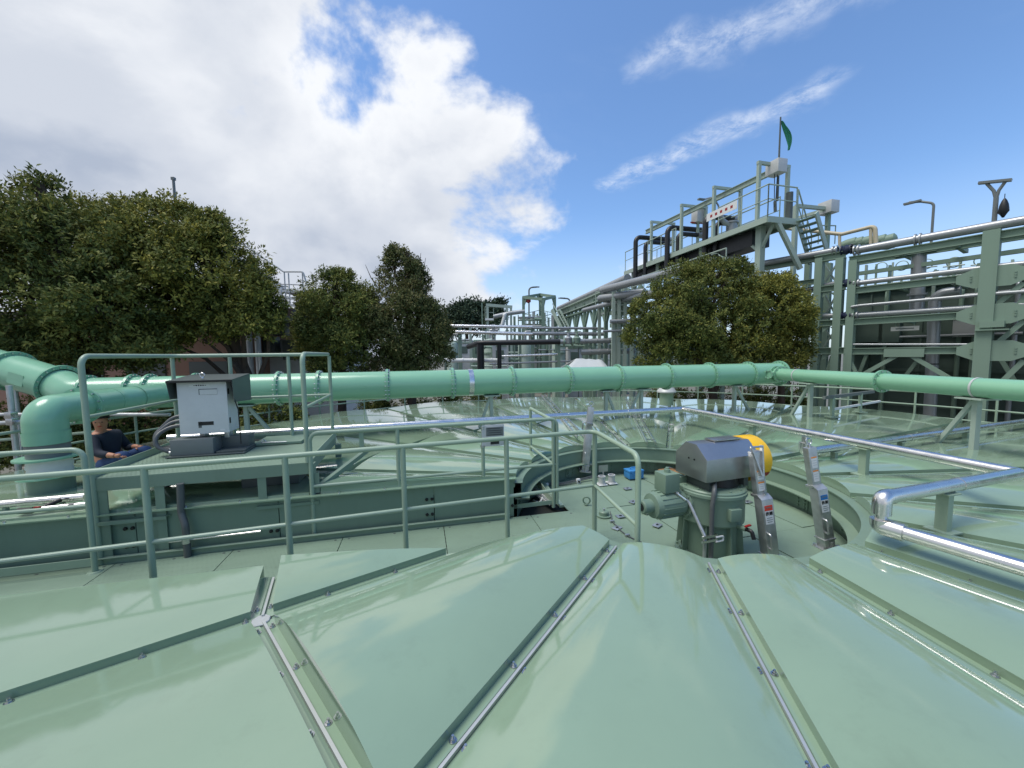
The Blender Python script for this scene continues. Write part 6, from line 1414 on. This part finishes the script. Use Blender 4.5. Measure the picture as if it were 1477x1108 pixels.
# ------------------------------------------------------------------ seated person in dark blue
def skin_mesh(name, nodes, edges, m, parent, sub=2, root=0):
    me = bpy.data.meshes.new(name); me.from_pydata([n[0] for n in nodes], edges, []); o = place(name, me, parent); me.materials.append(MATS[m])
    sk = o.modifiers.new('skin', 'SKIN'); sk.use_smooth_shade = True
    for i, n in enumerate(nodes):
        r = n[1]; me.skin_vertices[0].data[i].radius = r if isinstance(r, tuple) else (r, r); me.skin_vertices[0].data[i].use_root = (i == root)
    s = o.modifiers.new('sub', 'SUBSURF'); s.levels = sub; s.render_levels = sub
    dg = bpy.context.evaluated_depsgraph_get(); me2 = bpy.data.meshes.new_from_object(o.evaluated_get(dg)); o.modifiers.clear(); o.data = me2
    for p in me2.polygons: p.use_smooth = True
    me2.materials.clear(); me2.materials.append(MATS[m]); return o
PO = V((-5.50, 5.14, .43))
def pv(x, y, z): return tuple(PO+V((x, y, z)))      # x right, y away, z up
pe = thing('person', 'seated person in a dark navy jacket and blue jeans beside the platform', 'person', tuple(PO-V((0, 0, .12))))
hd_ = pv(.03, -.08, .60)
nodes = [(pv(0, 0, .03), .12), (pv(-.03, 0, .22), .125), (pv(-.02, -.02, .40), .12), (pv(0, -.05, .49), .055), (pv(.02, -.07, .56), .065), (pv(.035, -.085, .63), .088), (pv(.04, -.085, .70), .06),
         (pv(-.0, -.17, .41), .06), (pv(.12, -.24, .22), .048), (pv(.29, -.24, .20), .036), (pv(.36, -.24, .19), .030),
         (pv(-.02, .15, .41), .06), (pv(.02, .26, .18), .048), (pv(.22, .16, .22), .036), (pv(.31, .12, .22), .030),
         (pv(.10, -.12, .03), .085), (pv(.42, -.18, .20), .062), (pv(.46, -.20, -.04), .05), (pv(.48, -.2, -.10), .04),
         (pv(.10, .10, .03), .085), (pv(.42, .12, .20), .062), (pv(.50, .12, -.04), .05), (pv(.52, .12, -.10), .04)]
edges = [(0, 1), (1, 2), (2, 3), (3, 4), (4, 5), (5, 6), (2, 7), (7, 8), (8, 9), (9, 10), (2, 11), (11, 12), (12, 13), (13, 14), (0, 15), (15, 16), (16, 17), (17, 18), (0, 19), (19, 20), (20, 21), (21, 22)]
skin_mesh('body', nodes, edges, 'skin', pe)
g_ = lambda ids, k: ([(nodes[i][0], nodes[i][1]*k) for i in ids])
jk = g_([0, 1, 2, 7, 8, 9, 11, 12, 13], 1.22); jk.append((pv(0, -.04, .455), .085)); skin_mesh('jacket', jk, [(0, 1), (1, 2), (2, 3), (3, 4), (4, 5), (2, 6), (6, 7), (7, 8), (2, 9)], 'jacket', pe)
jn = g_([0, 15, 16, 17, 19, 20, 21], 1.22); skin_mesh('jeans', jn, [(0, 1), (1, 2), (2, 3), (0, 4), (4, 5), (5, 6)], 'jeans', pe)
sh = [(pv(.46, -.2, -.10), .045), (pv(.60, -.2, -.11), .04)]; skin_mesh('shoe', sh, [(0, 1)], 'black', pe); sh = [(pv(.50, .12, -.10), .045), (pv(.64, .12, -.11), .04)]; skin_mesh('shoe', sh, [(0, 1)], 'black', pe)
# hair, face and hands
hc = V(pv(.035, -.085, .655)); hb = MB(); hb.lathe([(.092*math.sin(t), .105*math.cos(t)) for t in np.linspace(0.01, 1.75, 10)], hc+V((-.012, .012, .012)), V((-.15, .1, 1)), 20); hb.build('hair', 'hair', pe, sharp=80)
fd = V((.55, -.75, -.35)).normalized(); fs = fd.cross(Zv).normalized(); fu = fs.cross(fd)
fcn = V(pv(.035, -.085, .625))
MB().prism([fcn+fd*.078+fu*.018, fcn+fd*.08-fs*.012-fu*.018, fcn+fd*.105-fu*.018, fcn+fd*.08+fs*.012-fu*.018], tuple(fd*.004)).build('nose', 'skin', pe)
for sg_ in (-1, 1): MB().lathe([(0, .004), (.008, .002), (.009, 0)], fcn+fd*.08+fs*.03*sg_+fu*.022, fd, 8).build('eye', 'black', pe); MB().lathe([(0, .012), (.016, .010), (.022, 0)], fcn+fs*.085*sg_, fs*sg_, 10).build('ear', 'skin', pe)
MB().box(fcn+fd*.082-fu*.04, (.04, .006, .007), (fs, fd, fu)).build('mouth', 'red', pe)
def hand(w, d, side, parent):
    w = V(w); d = V(d).normalized(); n = d.cross(V(side)).normalized(); s = V(side)-d*V(side).dot(d); s.normalize()
    nd = [(tuple(w), .026), (tuple(w+d*.05), (.034)), (tuple(w+d*.085), .032)]; skin_mesh('palm', nd, [(0, 1), (1, 2)], 'skin', parent, 1)
    for i, L in enumerate((.062, .072, .066, .05)):
        b = w+d*.09+s*(.027-.018*i); m1 = b+d*L*.45-Zv*.006; e = b+d*L*.75-Zv*.035; skin_mesh('finger', [(tuple(b), .0095), (tuple(m1), .009), (tuple(e), .0075)], [(0, 1), (1, 2)], 'skin', parent, 1)
    b = w+d*.03+s*.03; skin_mesh('thumb', [(tuple(b), .011), (tuple(b+s*.03+d*.02), .010), (tuple(b+s*.035+d*.055-Zv*.01), .008)], [(0, 1), (1, 2)], 'skin', parent, 1)
hand(pv(.34, -.24, .195), (1, .15, -.1), (0, 1, 0), pe); hand(pv(.30, .12, .22), (1, -.2, -.05), (0, -1, 0), pe)
